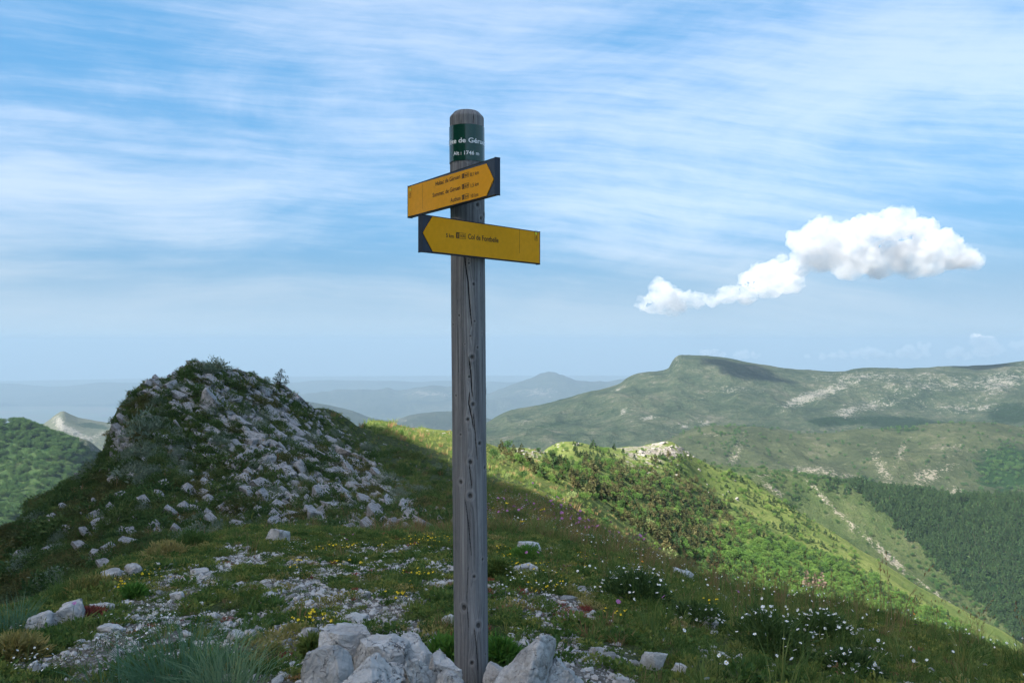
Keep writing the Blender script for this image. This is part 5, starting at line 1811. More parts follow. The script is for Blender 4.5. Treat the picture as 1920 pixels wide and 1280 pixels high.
# single bushes on the grassy strip and the dead conifers below: column, foot row, height px, kind, label
BUSH = [
    (979, 902, 22, BROAD[0], 'round_bush', 'round bright green bush alone on the sunlit grass strip right of the post', 'bush'),
    (1071, 938, 19, PALE[0], 'round_bush', 'pale greyish green bush on the sunlit grass strip', 'bush'),
    (1047, 956, 19, BROAD[1], 'round_bush', 'spreading bright green bush below the pale bush on the grass strip', 'bush'),
    (952, 898, 13, PALE[1], 'low_bush', 'low yellowish bush uphill of the round green bush by the post', 'bush'),
    (1006, 922, 12, SHRUBG[0], 'low_bush', 'low brownish green bush between two bushes on the grass strip', 'bush'),
    (1218, 990, 20, PALE[0], 'round_bush', 'pale green bush at the lower end of the sunlit strip', 'bush'),
    (1100, 968, 16, BROAD[2], 'round_bush', 'small fresh green bush where the strip meets the wood', 'bush'),
    (1135, 985, 18, BROAD[3], 'round_bush', 'leafy bush beside the lower grass strip', 'bush'),
    (925, 858, 16, SHRUBG[1], 'low_bush', 'dark bush on the crest just right of the post', 'bush'),
    (938, 864, 15, PALE[1], 'low_bush', 'pale leafy bush on the crest right of the dark one', 'bush'),
    (752, 815, 11, BROAD[4], 'low_bush', 'small green bush on the sunlit crest left of the post', 'bush'),
    (683, 787, 9, BROAD[1], 'young_tree', 'tiny bright green tree on the sunlit ridge left of the post', 'tree'),
    (1204, 1022, 34, DCON[0], 'dark_bush', 'big dark evergreen bush at the edge of the shaded slope', 'bush'),
    (1250, 1058, 34, PALE[1], 'young_tree', 'pale green young tree beyond the edge of the shaded slope', 'tree'),
    (1512, 1105, 40, CONIF[0], 'dead_conifer', 'bare pinkish grey dead conifer, leftmost of three below the right slope', 'tree'),
    (1528, 1108, 36, CONIF[1], 'dead_conifer', 'bare greyish dead conifer between two others below the right slope', 'tree'),
    (1541, 1112, 42, CONIF[2], 'dead_conifer', 'bare reddish dead conifer, rightmost of three below the right slope', 'tree'),
]
M_dead = leaf_mat('dead_needles', (0.12, 0.085, 0.065, 1), (0.155, 0.115, 0.09, 1), (0.13, 0.09, 0.07, 1))
DEAD = [conifer_parts(490 + k, 1.0, 0.20, 70, [M_dead], 0.8) for k in range(3)]
nd = 0
for px, py, hp, parts, nm, label, cat in BUSH:
    h = ground_hit(px, py, 60 if nm != 'dark_bush' else 20)
    if h is None:
        h = ground_hit(px, py + 15, 60)
    if h is None:
        continue
    if nm == 'dead_conifer':
        parts = DEAD[nd]; nd += 1
    s = hp / F * h.y
    place_tree(nm, parts, h - Vector((0, 0, 0.06 * s)), hr.uniform(0, 6.28), (s, s, s), label, cat, None)


# ---- far woods
def surf_points(Q, n, mask, seed, u0=0.0, u1=1.0, v0=0.3, v1=0.85):
    r = np.random.default_rng(seed)
    nv, nu = Q.shape[:2]
    u = r.uniform(u0, u1, n) * (nu - 1.001); v = r.uniform(v0, v1, n) * (nv - 1.001)
    i, j = u.astype(int), v.astype(int); a, b = (u - i)[:, None], (v - j)[:, None]
    p = Q[j, i] * (1 - a) * (1 - b) + Q[j, i + 1] * a * (1 - b) + Q[j + 1, i] * (1 - a) * b + Q[j + 1, i + 1] * a * b
    px = p[:, 0] / p[:, 1] * F + 960; py = 640 - p[:, 2] / p[:, 1] * F
    k = r.random(n) < mask(px, py)
    return p[k], r


def forest_mask(px, py):
    wob_ = 16 * fbm(px / 22.0, py / 22.0, 0, 3, 4)
    edge_ = (px - 1612) * 0.67 - (py - 925) * 0.74 * 0.98 + wob_
    low = smooth(-6, 10, edge_)
    lowcut = 1 - 0.75 * bump2(px, py, 1850, 1090, 70, 26, 0.7)
    return np.where(py > 905, low * lowcut, low * 0.4) * smooth(-0.55, -0.35, fbm(px / 14.0, py / 14.0, 5, 2, 8)) + 0.10 * bump2(px, py, 1560, 905, 60, 20)


p, r = surf_points(Q_spur, 30000, forest_mask, 71, 0.2, 0.72, 0.18, 0.64)
n = len(p)
scatter('planted_conifer_forest', p - np.array([0, 0, 0.3]), np.stack([np.zeros(n), np.zeros(n), r.uniform(0, 6.28, n)], -1), np.stack([r.uniform(5.5, 9, n), r.uniform(5.5, 9, n), r.uniform(5.0, 9.5, n)], -1) * np.exp(r.normal(-0.05, 0.22, n))[:, None], r.integers(0, 4, n), J['dark'])
p, r = surf_points(Q_spur, 9000, lambda px, py: 0.5 * bump2(px, py, 1560, 905, 90, 22, 0.1) + 0.35 * bump2(px, py, 1800, 1100, 120, 40, 0.65) + 0.25 * bump2(px, py, 1450, 930, 60, 40) + 0.04, 73, 0.02, 0.7, 0.2, 0.64)
n = len(p)
JF = [joined(q, 'tree_piece') for q in SHRUBG]
scatter('spur_bushes', p, np.stack([np.zeros(n), np.zeros(n), r.uniform(0, 6.28, n)], -1), r.uniform(2.5, 5.0, n), r.integers(0, 2, n), JF)
p, r = surf_points(Q_left, 12000, lambda px, py: 0.55 * smooth(-0.45, 0.0, fbm(px / 20.0, py / 12.0, 0, 3, 14)) + 0.25 * bump2(px, py, 60, 825, 120, 30), 75, 0.45, 1.0, 0.2, 0.64)
n = len(p)
scatter('left_hill_wood', p, np.stack([np.zeros(n), np.zeros(n), r.uniform(0, 6.28, n)], -1), r.uniform(5.5, 9.5, n), r.integers(0, 5 - 3, n), JF)
p, r = surf_points(Q_round, 12000, lambda px, py: 0.75 * round_wood(px, py) ** 1.5 + 0.02, 77, 0.0, 0.75, 0.2, 0.66)
n = len(p)
scatter('round_hill_bushes', p, np.stack([np.zeros(n), np.zeros(n), r.uniform(0, 6.28, n)], -1), r.uniform(4.5, 9.0, n), r.integers(0, 2, n), JF)

# ------------------------------------------------------------------ plants of the knoll
KSH = {'dark': [cushion(500 + k, 420, 1.0, 0.8, 0.20, 0.10, [M_shrub], name='shrub') for k in range(4)],
       'olive': [cushion(510 + k, 420, 1.0, 0.6, 0.17, 0.08, [M_olive], name='shrub') for k in range(3)],
       'grey': [cushion(520 + k, 420, 1.0, 0.9, 0.22, 0.09, [M_grey], name='shrub') for k in range(3)]}
KLAB = {'dark': ('dark green cushion shrub', 'dark green shrubs'), 'olive': ('olive brown spreading shrub', 'olive brown shrubs'), 'grey': ('grey green leafy shrub', 'grey green shrubs')}


def knoll_zone(px, py):
    """Where on the knoll a shrub grows, in words."""
    if px < 120:
        return 'low on the left flank of the knoll'
    if px < 235:
        return 'under the left cliff of the knoll' if py < 950 else 'on the left flank above the meadow boulders'
    if px < 330:
        return 'on the cliff top left of the summit' if py < 770 else ('in the hollow right of the left cliff' if py < 900 else 'at the knoll foot by the meadow rim')
    if px < 450:
        return 'close under the knoll summit' if py < 760 else ('in the middle of the knoll face' if py < 880 else 'on the lower knoll face above the white domed rock')
    if px < 560:
        return 'on the turf near the little pine' if py < 770 else ('among the upper ledges' if py < 880 else 'among the lower scree of the knoll')
    if px < 700:
        return 'on the back slope right of the little pine' if py < 830 else 'among the ledges in the middle of the band'
    return 'near the ledges left of the post' if py > 880 else 'on the shaded slope left of the post'


ns_ = 8000
spx, spy = kr.uniform(-60, 900, ns_), kr.uniform(676, 1110, ns_)
sx_, sy_, sz_ = hits(spx, spy, 21, 75)
rk_ = knoll_rocky(spx, spy)
ksh = []
for i in range(ns_):
    if np.isnan(sy_[i]) or sy_[i] < 22 or sy_[i] > 60:
        continue
    right = smooth(0, 50, (spx[i] - 430) * 0.62 - (spy[i] - 700) * 0.78)     # grassy back slope
    if kr.random() > (1 - 0.40 * rk_[i]) * (1 - 0.60 * right):
        continue
    if (spx[i] < 262 and 760 < spy[i] < 850 or spx[i] < 300 and spy[i] < 745) and kr.random() < 0.85:
        continue
    g = fbm(spx[i] / 60.0, spy[i] / 45.0, 0, 2, 29)
    kind = 'olive' if g > 0.22 else ('grey' if g < -0.30 or (abs(spx[i] - 265) < 42 and abs(spy[i] - 810) < 55 and kr.random() < 0.8) else 'dark')
    ksh.append((kind, sx_[i], sy_[i], sz_[i], math.exp(kr.normal(-1.50, 0.45)) * (1.0 + 0.25 * (spx[i] < 300))))
ksh.sort(key=lambda t: -t[4] / t[2])
cnt = {'dark': 0, 'olive': 0, 'grey': 0}
small = {'dark': [], 'olive': [], 'grey': []}
for t in ksh:
    kind = t[0]
    if cnt[kind] < {'dark': 150, 'olive': 70, 'grey': 60}[kind]:
        cnt[kind] += 1
        s = t[4]
        o = put('shrub', KSH[kind][kr.integers(len(KSH[kind]))], (t[1], t[2], t[3] - 0.12 * s), (kr.normal(0, .1), kr.normal(0, .1), kr.uniform(0, 6.28)), (s, s * kr.uniform(.8, 1.1), s * kr.uniform(0.6, 1.0)))
        zn = knoll_zone(t[1] / t[2] * F + 960, 640 - t[3] / t[2] * F)
        tag(o, KLAB[kind][0] + ' ' + zn, 'shrub', KLAB[kind][1] + ' ' + zn)
    else:
        small[kind].append(t)
for kind, nm in (('dark', 'knoll_undergrowth'), ('olive', 'knoll_brown_undergrowth'), ('grey', 'knoll_grey_undergrowth')):
    ar = np.array([t[1:] for t in small[kind]])
    if len(ar):
        n = len(ar)
        scatter(nm, ar[:, :3] - np.array([0, 0, 0.03]), np.stack([np.zeros(n), np.zeros(n), kr.uniform(0, 6.28, n)], -1), ar[:, 3], kr.integers(0, len(KSH[kind]), n), KSH[kind])

# the pine on the skyline and its neighbours: column, foot row, height px
def pine(seed):
    r = np.random.default_rng(seed)
    lumps = []
    for k in range(13):
        t = k / 12
        a = r.uniform(0, 6.28)
        q = (0.42 * (1 - t) ** 0.7 + 0.05) * r.uniform(0.5, 1.0)
        lumps.append((q * math.cos(a) + 0.08, q * math.sin(a), 0.22 + 0.74 * t, 0.085 + 0.075 * (1 - t)))
    crown = crown_mesh(seed, lumps, 0.085, 0.030, 2600, [M_dconif], squash=0.55)
    tb = MB()
    tb.tube([(0, 0, -0.1), (0.03, 0, 0.3), (0.09, 0, 0.65), (0.08, 0, 0.95)], [0.032, 0.026, 0.016, 0.006], 6)
    for x, y, z, rad in lumps[:9]:
        tb.tube([(0.05, 0, z - 0.10), (x * 0.6 + 0.02, y * 0.6, z - 0.03), (x, y, z)], [0.014, 0.010, 0.004], 4)
    return crown, tb.build('trunk', [M_bark])


for px, py, hp, seed, label in ((524, 727, 34, 601, 'dark wind shaped little pine standing on the skyline of the knoll'),):
    h = ground_hit(px, py, 30, 60) or P3(px, py, 50)
    s = hp / F * h.y
    place_tree('pine_tree', pine(seed), h, 0.3, (s * 1.05, s * 1.05, s), label, 'tree', None)
SKY = [(470, 712, 18, 'dark', 'dark rounded shrub on the skyline left of the little pine'), (497, 717, 15, 'grey', 'pale leafed shrub on the skyline just left of the little pine'), (574, 752, 15, 'grey', 'grey green shrub on the skyline right of the little pine'), (588, 757, 10, 'dark', 'small dark shrub at the right end of the knoll skyline'),
       (246, 752, 11, 'dark', 'dark shrub overhanging the cliff edge at the left of the knoll'), (440, 728, 30, 'olive', 'broad olive brown cushion shrub high on the knoll'), (477, 750, 22, 'olive', 'olive cushion shrub among pale blocks below the skyline'),
       (270, 815, 52, 'grey', 'large grey green bush against the left cliff of the knoll'), (375, 783, 30, 'olive', 'wide olive shrub in the middle of the upper knoll'), (196, 872, 26, 'dark', 'fresh green bush at the foot of the left cliff'), (128, 910, 22, 'dark', 'small leafy bush on the left flank skyline of the knoll'),
       (277, 1035, 44, 'olive', 'dark olive bush at the foot of the knoll behind the meadow rim'), (722, 912, 34, 'grey', 'grey twiggy bush over the ledges near the post'), (350, 700, 16, 'dark', 'dark shrub capping the top left of the knoll'), (400, 690, 22, 'olive', 'brownish shrub just right of the knoll summit')]
for px, py, hp, kind, label in SKY:
    h = ground_hit(px, py, 21, 65)
    if h is None:
        continue
    s = hp / F * h.y
    o = put('shrub', KSH[kind][kr.integers(len(KSH[kind]))], h - Vector((0, 0, 0.1 * s)), (0, 0, kr.uniform(0, 6.28)), (s * 0.75, s * 0.75, s * 0.95))
    tag(o, label, 'shrub')

# ---- turf of the knoll, the shoulder and the sunlit strip
TUFT_K = [tuft(530 + k, 26, 1.0, 0.35, 0.055, [M_grass], 0.8) for k in range(4)] + [tuft(540 + k, 22, 1.0, 0.35, 0.05, [M_dry], 0.7) for k in range(1)]


def px_scatter(name, n, x0, x1, y0, y1, dmin, dmax, size, sources, seed, mask=None, weights=None, sink=0.0):
    r = np.random.default_rng(seed)
    a, b = r.uniform(x0, x1, n), r.uniform(y0, y1, n)
    x, y, z = hits(a, b, dmin, dmax)
    k = ~np.isnan(y) & (y < dmax) & (y > dmin)
    if mask is not None:
        k &= r.random(n) < mask(a, b)
    x, y, z = x[k], y[k], z[k]
    m = len(x)
    s = size[0] * np.exp(r.normal(0, size[1], m))
    scatter(name, np.stack([x, y, z - sink * s], -1), np.stack([r.normal(0, .1, m), r.normal(0, .1, m), r.uniform(0, 6.28, m)], -1), s, r.choice(len(sources), m, p=weights), sources)


px_scatter('knoll_grass', 22000, -60, 1150, 676, 1090, 20.5, 75, (0.16, 0.35), TUFT_K, 81, lambda a, b: 1 - 0.6 * knoll_rocky(a, b), [0.235, 0.235, 0.235, 0.235, 0.06])
px_scatter('strip_grass', 9000, 600, 1320, 765, 1070, 72, 330, (0.42, 0.35), TUFT_K, 83, None, [0.2, 0.2, 0.2, 0.2, 0.2])

# ------------------------------------------------------------------ plants and stones of the meadow
fr = np.random.default_rng(91)


def fan(n, y0, y1, px0=-160, px1=2080, seed=0):
    """Points spread evenly over the meadow between two distances."""
    r = np.random.default_rng(seed)
    y = np.sqrt(r.uniform(y0 * y0, y1 * y1, n))
    px = r.uniform(px0, px1, n)
    x = (px - 960) / F * y
    return px, x, y, ground_z(x, y), r


def rightness(px, y):
    """0 on the trampled stony left and middle, 1 in the taller grass of the right-hand slope."""
    return smooth(1080, 1300, px + 25 * (y - 4))


def visible(px, y, z):
    """Cheap test that the ground there is not far behind the meadow's own rim."""
    rim = pchip([-200, 0, 120, 260, 370, 520, 850, 1100, 1240, 1400, 1560, 1740, 1920, 2200], [6.5, 6.8, 8.0, 9.8, 11.5, 12.5, 20, 22, 16, 12.5, 11.5, 10, 8.2, 7.5], px)
    return y < rim


def meadow(name, n, y0, y1, size, sources, seed, prob, sink=0.05, tilt=0.12, weights=None, squash=None):
    px, x, y, z, r = fan(n, y0, y1, seed=seed)
    g = gravel_mask(x, y)
    k = (r.random(n) < prob(px, x, y, g)) & visible(px, y, z)
    px, x, y, z = px[k], x[k], y[k], z[k]
    m = len(x)
    s = size[0] * np.minimum(np.exp(r.normal(0, size[1], m)), 2.5)
    sc = np.repeat(s[:, None], 3, 1)
    if squash is not None:
        sc = sc * r.uniform(squash[0], squash[1], (m, 3))
    scatter(name, np.stack([x, y, z - sink * s], -1), np.stack([r.normal(0, tilt, m), r.normal(0, tilt, m), r.uniform(0, 6.28, m)], -1), sc, r.choice(len(sources), m, p=weights), sources)
    return m


SHORT = [tuft(700 + k, 30, 1.0, 0.40, 0.055, [M_grass], 0.9) for k in range(5)]
SHORT_DRY = [tuft(710 + k, 22, 1.0, 0.40, 0.045, [M_dry], 0.8) for k in range(2)]
TALL = [tuft(720 + k, 26, 1.0, 0.16, 0.022, [M_grass], 0.55) for k in range(5)]
STALK = [tuft(730 + k, 9, 1.0, 0.10, 0.010, [M_dry, M_dry], 0.30, heads=7) for k in range(4)]
HERB = [cushion(740 + k, 150, 1.0, 0.45, 0.30, 0.17, [M_herb]) for k in range(6)]
SEDUM = [cushion(750 + k, 130, 1.0, 0.35, 0.26, 0.14, [M_sedum]) for k in range(3)]
YHERB = [cushion(760 + k, 120, 1.0, 0.55, 0.22, 0.13, [M_yherb]) for k in range(3)]
FERN = [cushion(770 + k, 260, 1.0, 0.8, 0.30, 0.10, [M_fern], 0.35) for k in range(3)]
MOSSY = [cushion(780 + k, 150, 1.0, 0.55, 0.22, 0.05, [M_grass], 0.2) for k in range(3)]
patch = lambda x, y, lam, s: fbm(np.asarray(x) / lam, np.asarray(y) / lam, 0.5 * s, 3, 900 + s)

meadow('short_grass', 16000, 2.1, 13, (0.055, 0.30), SHORT + SHORT_DRY, 301, lambda px, x, y, g: (1 - 0.95 * g) * (0.35 + 0.35 * smooth(-0.3, 0.3, patch(x, y, 0.8, 1))), weights=[.17] * 5 + [.075] * 2)
meadow('low_herbs', 22000, 2.1, 12, (0.050, 0.38), HERB + MOSSY, 303, lambda px, x, y, g: (1 - 0.84 * g) * (0.85 - 0.35 * rightness(px, y)) + 0.05)
meadow('yellow_green_herbs', 6000, 2.3, 11, (0.060, 0.30), YHERB, 305, lambda px, x, y, g: smooth(0.10, 0.35, patch(x, y, 0.7, 2)) * (1 - 0.7 * g) * (1 - 0.85 * rightness(px, y)))
meadow('red_stonecrop', 2600, 2.3, 11, (0.038, 0.30), SEDUM, 307, lambda px, x, y, g: smooth(0.18, 0.40, patch(x, y, 0.5, 3)) * 0.8)
meadow('tall_grass', 11000, 2.4, 22, (0.135, 0.32), TALL, 309, lambda px, x, y, g: (0.10 + 0.75 * rightness(px, y)) * (1 - 0.8 * g) * smooth(-0.45, 0.1, patch(x, y, 0.9, 4)) * np.where(rightness(px, y) > 0.3, 1.0, smooth(5.5, 9, y)))
meadow('dry_stalks', 2600, 2.8, 20, (0.30, 0.25), STALK, 311, lambda px, x, y, g: 0.03 + rightness(px, y) * smooth(5.0, 8.0, y) * 0.6, tilt=0.08)
PEB = [rock_mesh('stone', 800 + k, (1.0, 0.8, 0.55), 2, cuts=7, boxy=0.4, rough=0.08, smooth_=False) for k in range(10)]
for me in PEB:
    me.materials.append(M_gravel)
meadow('gravel', 52000, 2.1, 11, (0.0130, 0.50), PEB, 313, lambda px, x, y, g: np.clip(0.95 * g ** 0.8 + 0.05, 0, 1), sink=-0.1, tilt=0.3, squash=(0.7, 1.3))
meadow('fine_gravel', 24000, 2.1, 8, (0.0062, 0.40), PEB[:5], 315, lambda px, x, y, g: np.clip(g ** 0.8, 0, 1), sink=-0.1, tilt=0.4, squash=(0.7, 1.3))

# larger loose stones lie one by one
n = 5200
px, x, y, z, r = fan(n, 2.3, 11, seed=317)
g = gravel_mask(x, y)
k = (r.random(n) < 0.22 * g + 0.012) & visible(px, y, z)
st = sorted([(float(a), float(b), float(c), float(s)) for a, b, c, s in zip(x[k], y[k], z[k], np.minimum(0.034 * np.exp(r.normal(0, 0.42, k.sum())), 0.0105 * y[k]))], key=lambda t: -t[3] / t[1])
STONE = [rock_mesh('stone', 830 + q, (1.0, 0.78, 0.50), 3, cuts=10, boxy=0.45, rough=0.10, smooth_=True) for q in range(12)]
for me in STONE:
    me.materials.append(M_lime_stone)
for a, b, c, s in st[:290]:
    put('stone', STONE[fr.integers(12)], (a, b, c + 0.12 * s), (fr.normal(0, .22), fr.normal(0, .22), fr.uniform(0, 6.28)), (s * fr.uniform(.8, 1.4), s * fr.uniform(.8, 1.2), s * fr.uniform(.7, 1.2)), ground)


# ---- flowers
def flower(mb, c, up, rad, petals, mi_p, mi_c, r, cup=0.15):
    up = Vector(up).normalized()
    a = up.orthogonal().normalized(); b = up.cross(a)
    for q in range(petals):
        t = 2 * math.pi * q / petals + r.normal(0, 0.08)
        d = a * math.cos(t) + b * math.sin(t)
        sd = b * math.cos(t) - a * math.sin(t)
        wv2 = rad * 1.15 * math.sin(math.pi / petals) * 1.1
        p0, p1, p2, p3 = c + d * rad * 0.12, c + d * rad * 0.65 + sd * wv2 / 2 + up * rad * cup, c + d * rad + up * rad * cup * 0.8, c + d * rad * 0.65 - sd * wv2 / 2 + up * rad * cup
        mb.add([tuple(p0), tuple(p1), tuple(p2), tuple(p3)], [(0, 1, 2, 3)], mi_p)
    ring = [tuple(c + (a * math.cos(t) + b * math.sin(t)) * rad * 0.26 + up * rad * 0.06) for t in np.linspace(0, 2 * math.pi, 7)[:-1]]
    mb.add(ring + [tuple(c + up * rad * 0.22)], [(q, (q + 1) % 6, 6) for q in range(6)], mi_c)


def flower_plant(seed, heads, h, spread, rad, petals, pet, cen, name, leaves_=14, leafmat=None):
    r = np.random.default_rng(seed)
    mb = MB()
    for _ in range(heads):
        a = r.uniform(0, 6.28); q = spread * math.sqrt(r.random())
        hh = h * r.uniform(0.65, 1.1)
        top = Vector((q * math.cos(a), q * math.sin(a), hh))
        root = Vector((q * 0.35 * math.cos(a), q * 0.35 * math.sin(a), -0.02))
        mid = (root + top) / 2 + Vector((r.normal(0, 0.01), r.normal(0, 0.01), 0))
        mb.tube([root, mid, top], [0.0016, 0.0013, 0.0010], 3, 0)
        up = Vector((r.normal(0, 0.45), r.normal(-0.25, 0.45), 1.0))
        flower(mb, top, up, rad * r.uniform(0.8, 1.15), petals, 1, 2, r)
    if leaves_:
        n_ = leaves_
        d = unit(r.normal(0, 1, (n_, 3))); d[:, 2] = np.abs(d[:, 2]) * 0.7
        base = d * r.uniform(0.1, 1.0, n_)[:, None] * np.array([spread * 0.8, spread * 0.8, h * 0.6])
        mb.kites(base, d, side_of(d, r), np.full(n_, h * 0.28), np.full(n_, h * 0.06), 3)
    return mb.build(name, [M_stem, pet, cen, leafmat or M_herb])


DAISY = [flower_plant(850 + k, 1, 0.17, 0.015, 0.0095, 9, M_petal, M_ypetal, 'daisy', 3) for k in range(4)]
WHITE = [flower_plant(860 + k, 4, 0.07, 0.05, 0.0060, 5, M_petal, M_ypetal, 'white_flower', 12) for k in range(4)]
YEL = [flower_plant(870 + k, 4, 0.07, 0.06, 0.0075, 5, M_ypetal, M_ypetal, 'yellow_flower', 16) for k in range(5)]
MAU = [flower_plant(880 + k, 1, 0.24, 0.02, 0.016, 14, M_ppetal, M_ppetal, 'mauve_flower', 4) for k in range(2)]
ORA = [flower_plant(885, 1, 0.24, 0.02, 0.014, 8, M_opetal, M_opetal, 'orange_flower', 4)]


def plant_at(px, py, srcs, name, label, group, jx=0, jy=0, s=1.0):
    h = ground_hit(px + fr.normal(0, jx) if jx else px, py + fr.normal(0, jy) if jy else py, 2.0, 40)
    if h is None:
        return None
    s = s * fr.uniform(0.8, 1.2)
    o = put(name, srcs[fr.integers(len(srcs))], h, (0, 0, fr.uniform(0, 6.28)), s)
    tag(o, label, 'flower', group)
    return o


# yellow patches: column, row of the foot, spread x, spread y, count, where
YP = [(820, 1022, 40, 6, 22, 'in the long yellow band at the meadow rim left of the post'), (640, 1036, 34, 5, 10, 'in the loose row at the meadow rim before the grey ledges'), (572, 1066, 16, 6, 7, 'in the bright tuft left of the gravel'),
      (655, 1072, 18, 4, 5, 'in the small row behind the gravel'), (588, 1186, 20, 8, 7, 'among stones behind the left boulder of the heap'), (310, 1092, 30, 7, 7, 'near the white flat stone in the left meadow'), (225, 1105, 16, 5, 5, 'in the spurge behind the two meadow boulders'),
      (785, 1092, 10, 6, 4, 'alone in the turf left of the post'), (1000, 1072, 26, 8, 9, 'beside the long flat rock behind the post'), (1035, 1106, 14, 6, 6, 'in the turf right of the post'), (945, 1040, 22, 8, 7, 'behind the post on its right'), (1080, 1062, 40, 12, 9, 'scattered on the shoulder right of the post'),
      (1345, 1140, 16, 6, 5, 'at the edge of the right slope'), (760, 1130, 30, 12, 4, 'on the gravel left of the post'), (1150, 1170, 12, 4, 3, 'beside a mauve flower on the right')]
for cx_, cy_, sx2, sy2, n2_, where in YP:
    for _ in range(n2_):
        plant_at(cx_, cy_, YEL, 'yellow_flower', 'yellow flowering plant ' + where, 'yellow flowers ' + where, sx2, sy2, 1.05)
# mauve and orange heads
for q, (px, py, lab) in enumerate([(1158, 1160, 'mauve flower head in the turf below the daisy clump'), (1170, 1166, 'mauve flower head right beside another in the turf'), (652, 1018, 'tall mauve flower at the meadow rim, left one of two'), (660, 1014, 'tall mauve flower at the meadow rim, right one of two'),
                                   (985, 1048, 'mauve flower on the shoulder behind the post'), (1010, 1062, 'mauve flower by the sloping slab'), (1060, 1078, 'mauve flower far out on the shoulder'), (1118, 1056, 'mauve flower near the shoulder edge'), (1242, 1142, 'mauve flower between the daisies and the slope edge'),
                                   (133, 1182, 'mauve flower in front of the meadow boulders'), (1385, 1118, 'mauve flower at the slope edge among dry stalks'), (1720, 1196, 'mauve flower near the rim at the right')]):
    h = ground_hit(px, py + 26, 2, 40)
    if h is not None:
        tag(put('mauve_flower', MAU[q % 2], h, (0, 0, q * 1.3), 0.9), lab, 'flower', 'mauve flowers of the meadow')
for px, py, lab in ((1202, 1078, 'orange flower standing above the daisies at the slope edge'), (1712, 1180, 'orange flower at the rim near the right side')):
    h = ground_hit(px, py + 10, 2, 40)
    if h is not None:
        tag(put('orange_flower', ORA[0], h, (0, 0, 1), 1.0), lab, 'flower')

# daisy clumps: leafy mound with flowers as parts
def clump(px, py, wpx, hpx, nfl, seed, label, name='daisy_clump', leafy=M_shrub, cat='flowering plant'):
    h = ground_hit(px, py, 2.0, 40)
    r = np.random.default_rng(seed)
    W, H = wpx / F * h.y / 2, hpx / F * h.y
    t = bpy.data.objects.new(name, None)
    COL.objects.link(t)
    t.location = h
    tag(t, label, cat)
    lm = cushion(seed, 1500, W, H * 0.92, 0.050, 0.011, [leafy], 0.15, 'foliage')
    put('foliage', lm, (0, 0, 0), parent=t)
    gm = tuft(seed + 1, 70, H * 1.15, W * 0.9, 0.006, [M_grass], 0.5)
    put('grass_blades', gm, (0, 0, 0), parent=t)
    for _ in range(nfl):
        a = r.uniform(0, 6.28); q = math.sqrt(r.random()) * 1.1
        dx, dy = q * math.cos(a) * W, q * math.sin(a) * W
        zt_ = H * math.sqrt(max(0.05, 1.1 - q * q * 0.8)) * r.uniform(0.8, 1.12)
        me = FLH[r.integers(len(FLH))]
        put('flower', me, (dx, dy - 0.02, zt_), (r.normal(0.35, 0.4), r.normal(0, 0.4), r.uniform(0, 6.28)), r.uniform(0.8, 1.2), t)
    return t


FLH = []
for q in range(4):
    mb = MB()
    r = np.random.default_rng(890 + q)
    mb.tube([(0, 0, -0.07), (0.002, 0, -0.03), (0, 0, 0)], [0.0012, 0.0011, 0.001], 3, 0)
    flower(mb, Vector((0, 0, 0)), (0, 0, 1), 0.0100, 9, 1, 2, r)
    FLH.append(mb.build('flower', [M_stem, M_petal, M_ypetal]))
clump(1190, 1125, 125, 62, 62, 901, 'bushy green clump dotted with white daisies at the rim right of the post')
clump(1445, 1230, 150, 96, 48, 903, 'tall dark leafy clump with white flowers on its right side, lower right')
clump(1540, 1200, 110, 56, 66, 905, 'wide mound thick with white daisies right of the dark leafy clump')
clump(1590, 1262, 100, 40, 46, 907, 'low daisy mound near the bottom right beside the long pale rock')
clump(1300, 1165, 110, 30, 40, 909, 'low sprawling daisy patch around the pale flat rock on the right')
clump(985, 1052, 66, 26, 0, 911, 'dense fresh green cushion beside the sloping slab behind the post', 'green_cushion', M_fern, 'plant')
clump(935, 1085, 44, 40, 0, 913, 'upright green tuft tight against the right side of the post', 'green_cushion', M_herb, 'plant')
clump(965, 985, 56, 30, 0, 915, 'dark grassy clump on the shoulder right of the post', 'green_cushion', M_shrub, 'plant')
clump(836, 1238, 66, 36, 0, 917, 'bright green feathery herb left of the post between stones', 'green_herb', M_fern, 'plant')
clump(938, 1246, 60, 42, 0, 919, 'bright green feathery herb right of the post before the slab', 'green_herb', M_fern, 'plant')
clump(645, 1192, 18, 12, 0, 921, 'tiny green sprig growing on the long back stone', 'green_herb', M_fern, 'plant')
clump(586, 1232, 34, 30, 0, 923, 'dark green herb tucked beside the leftmost boulder', 'green_herb', M_herb, 'plant')
clump(250, 1120, 36, 18, 0, 925, 'rounded deep green herb behind the white flat stone', 'green_herb', M_fern, 'plant')
clump(172, 1110, 70, 26, 0, 927, 'yellow green spurge clump behind the two meadow boulders', 'spurge_clump', M_yherb, 'plant')
clump(310, 1045, 80, 26, 0, 929, 'pale yellow green spurge at the meadow rim by the dark bush', 'spurge_clump', M_yherb, 'plant')
clump(30, 1235, 90, 44, 0, 931, 'pale yellow green spurge clump at the lower left corner', 'spurge_clump', M_yherb, 'plant')
clump(360, 1028, 70, 30, 0, 933, 'feathery green grass clump at the meadow rim', 'green_cushion', M_grass, 'plant')
clump(170, 1160, 34, 12, 0, 935, 'patch of red stonecrop beside the right meadow boulder', 'stonecrop_patch', M_sedum, 'plant')

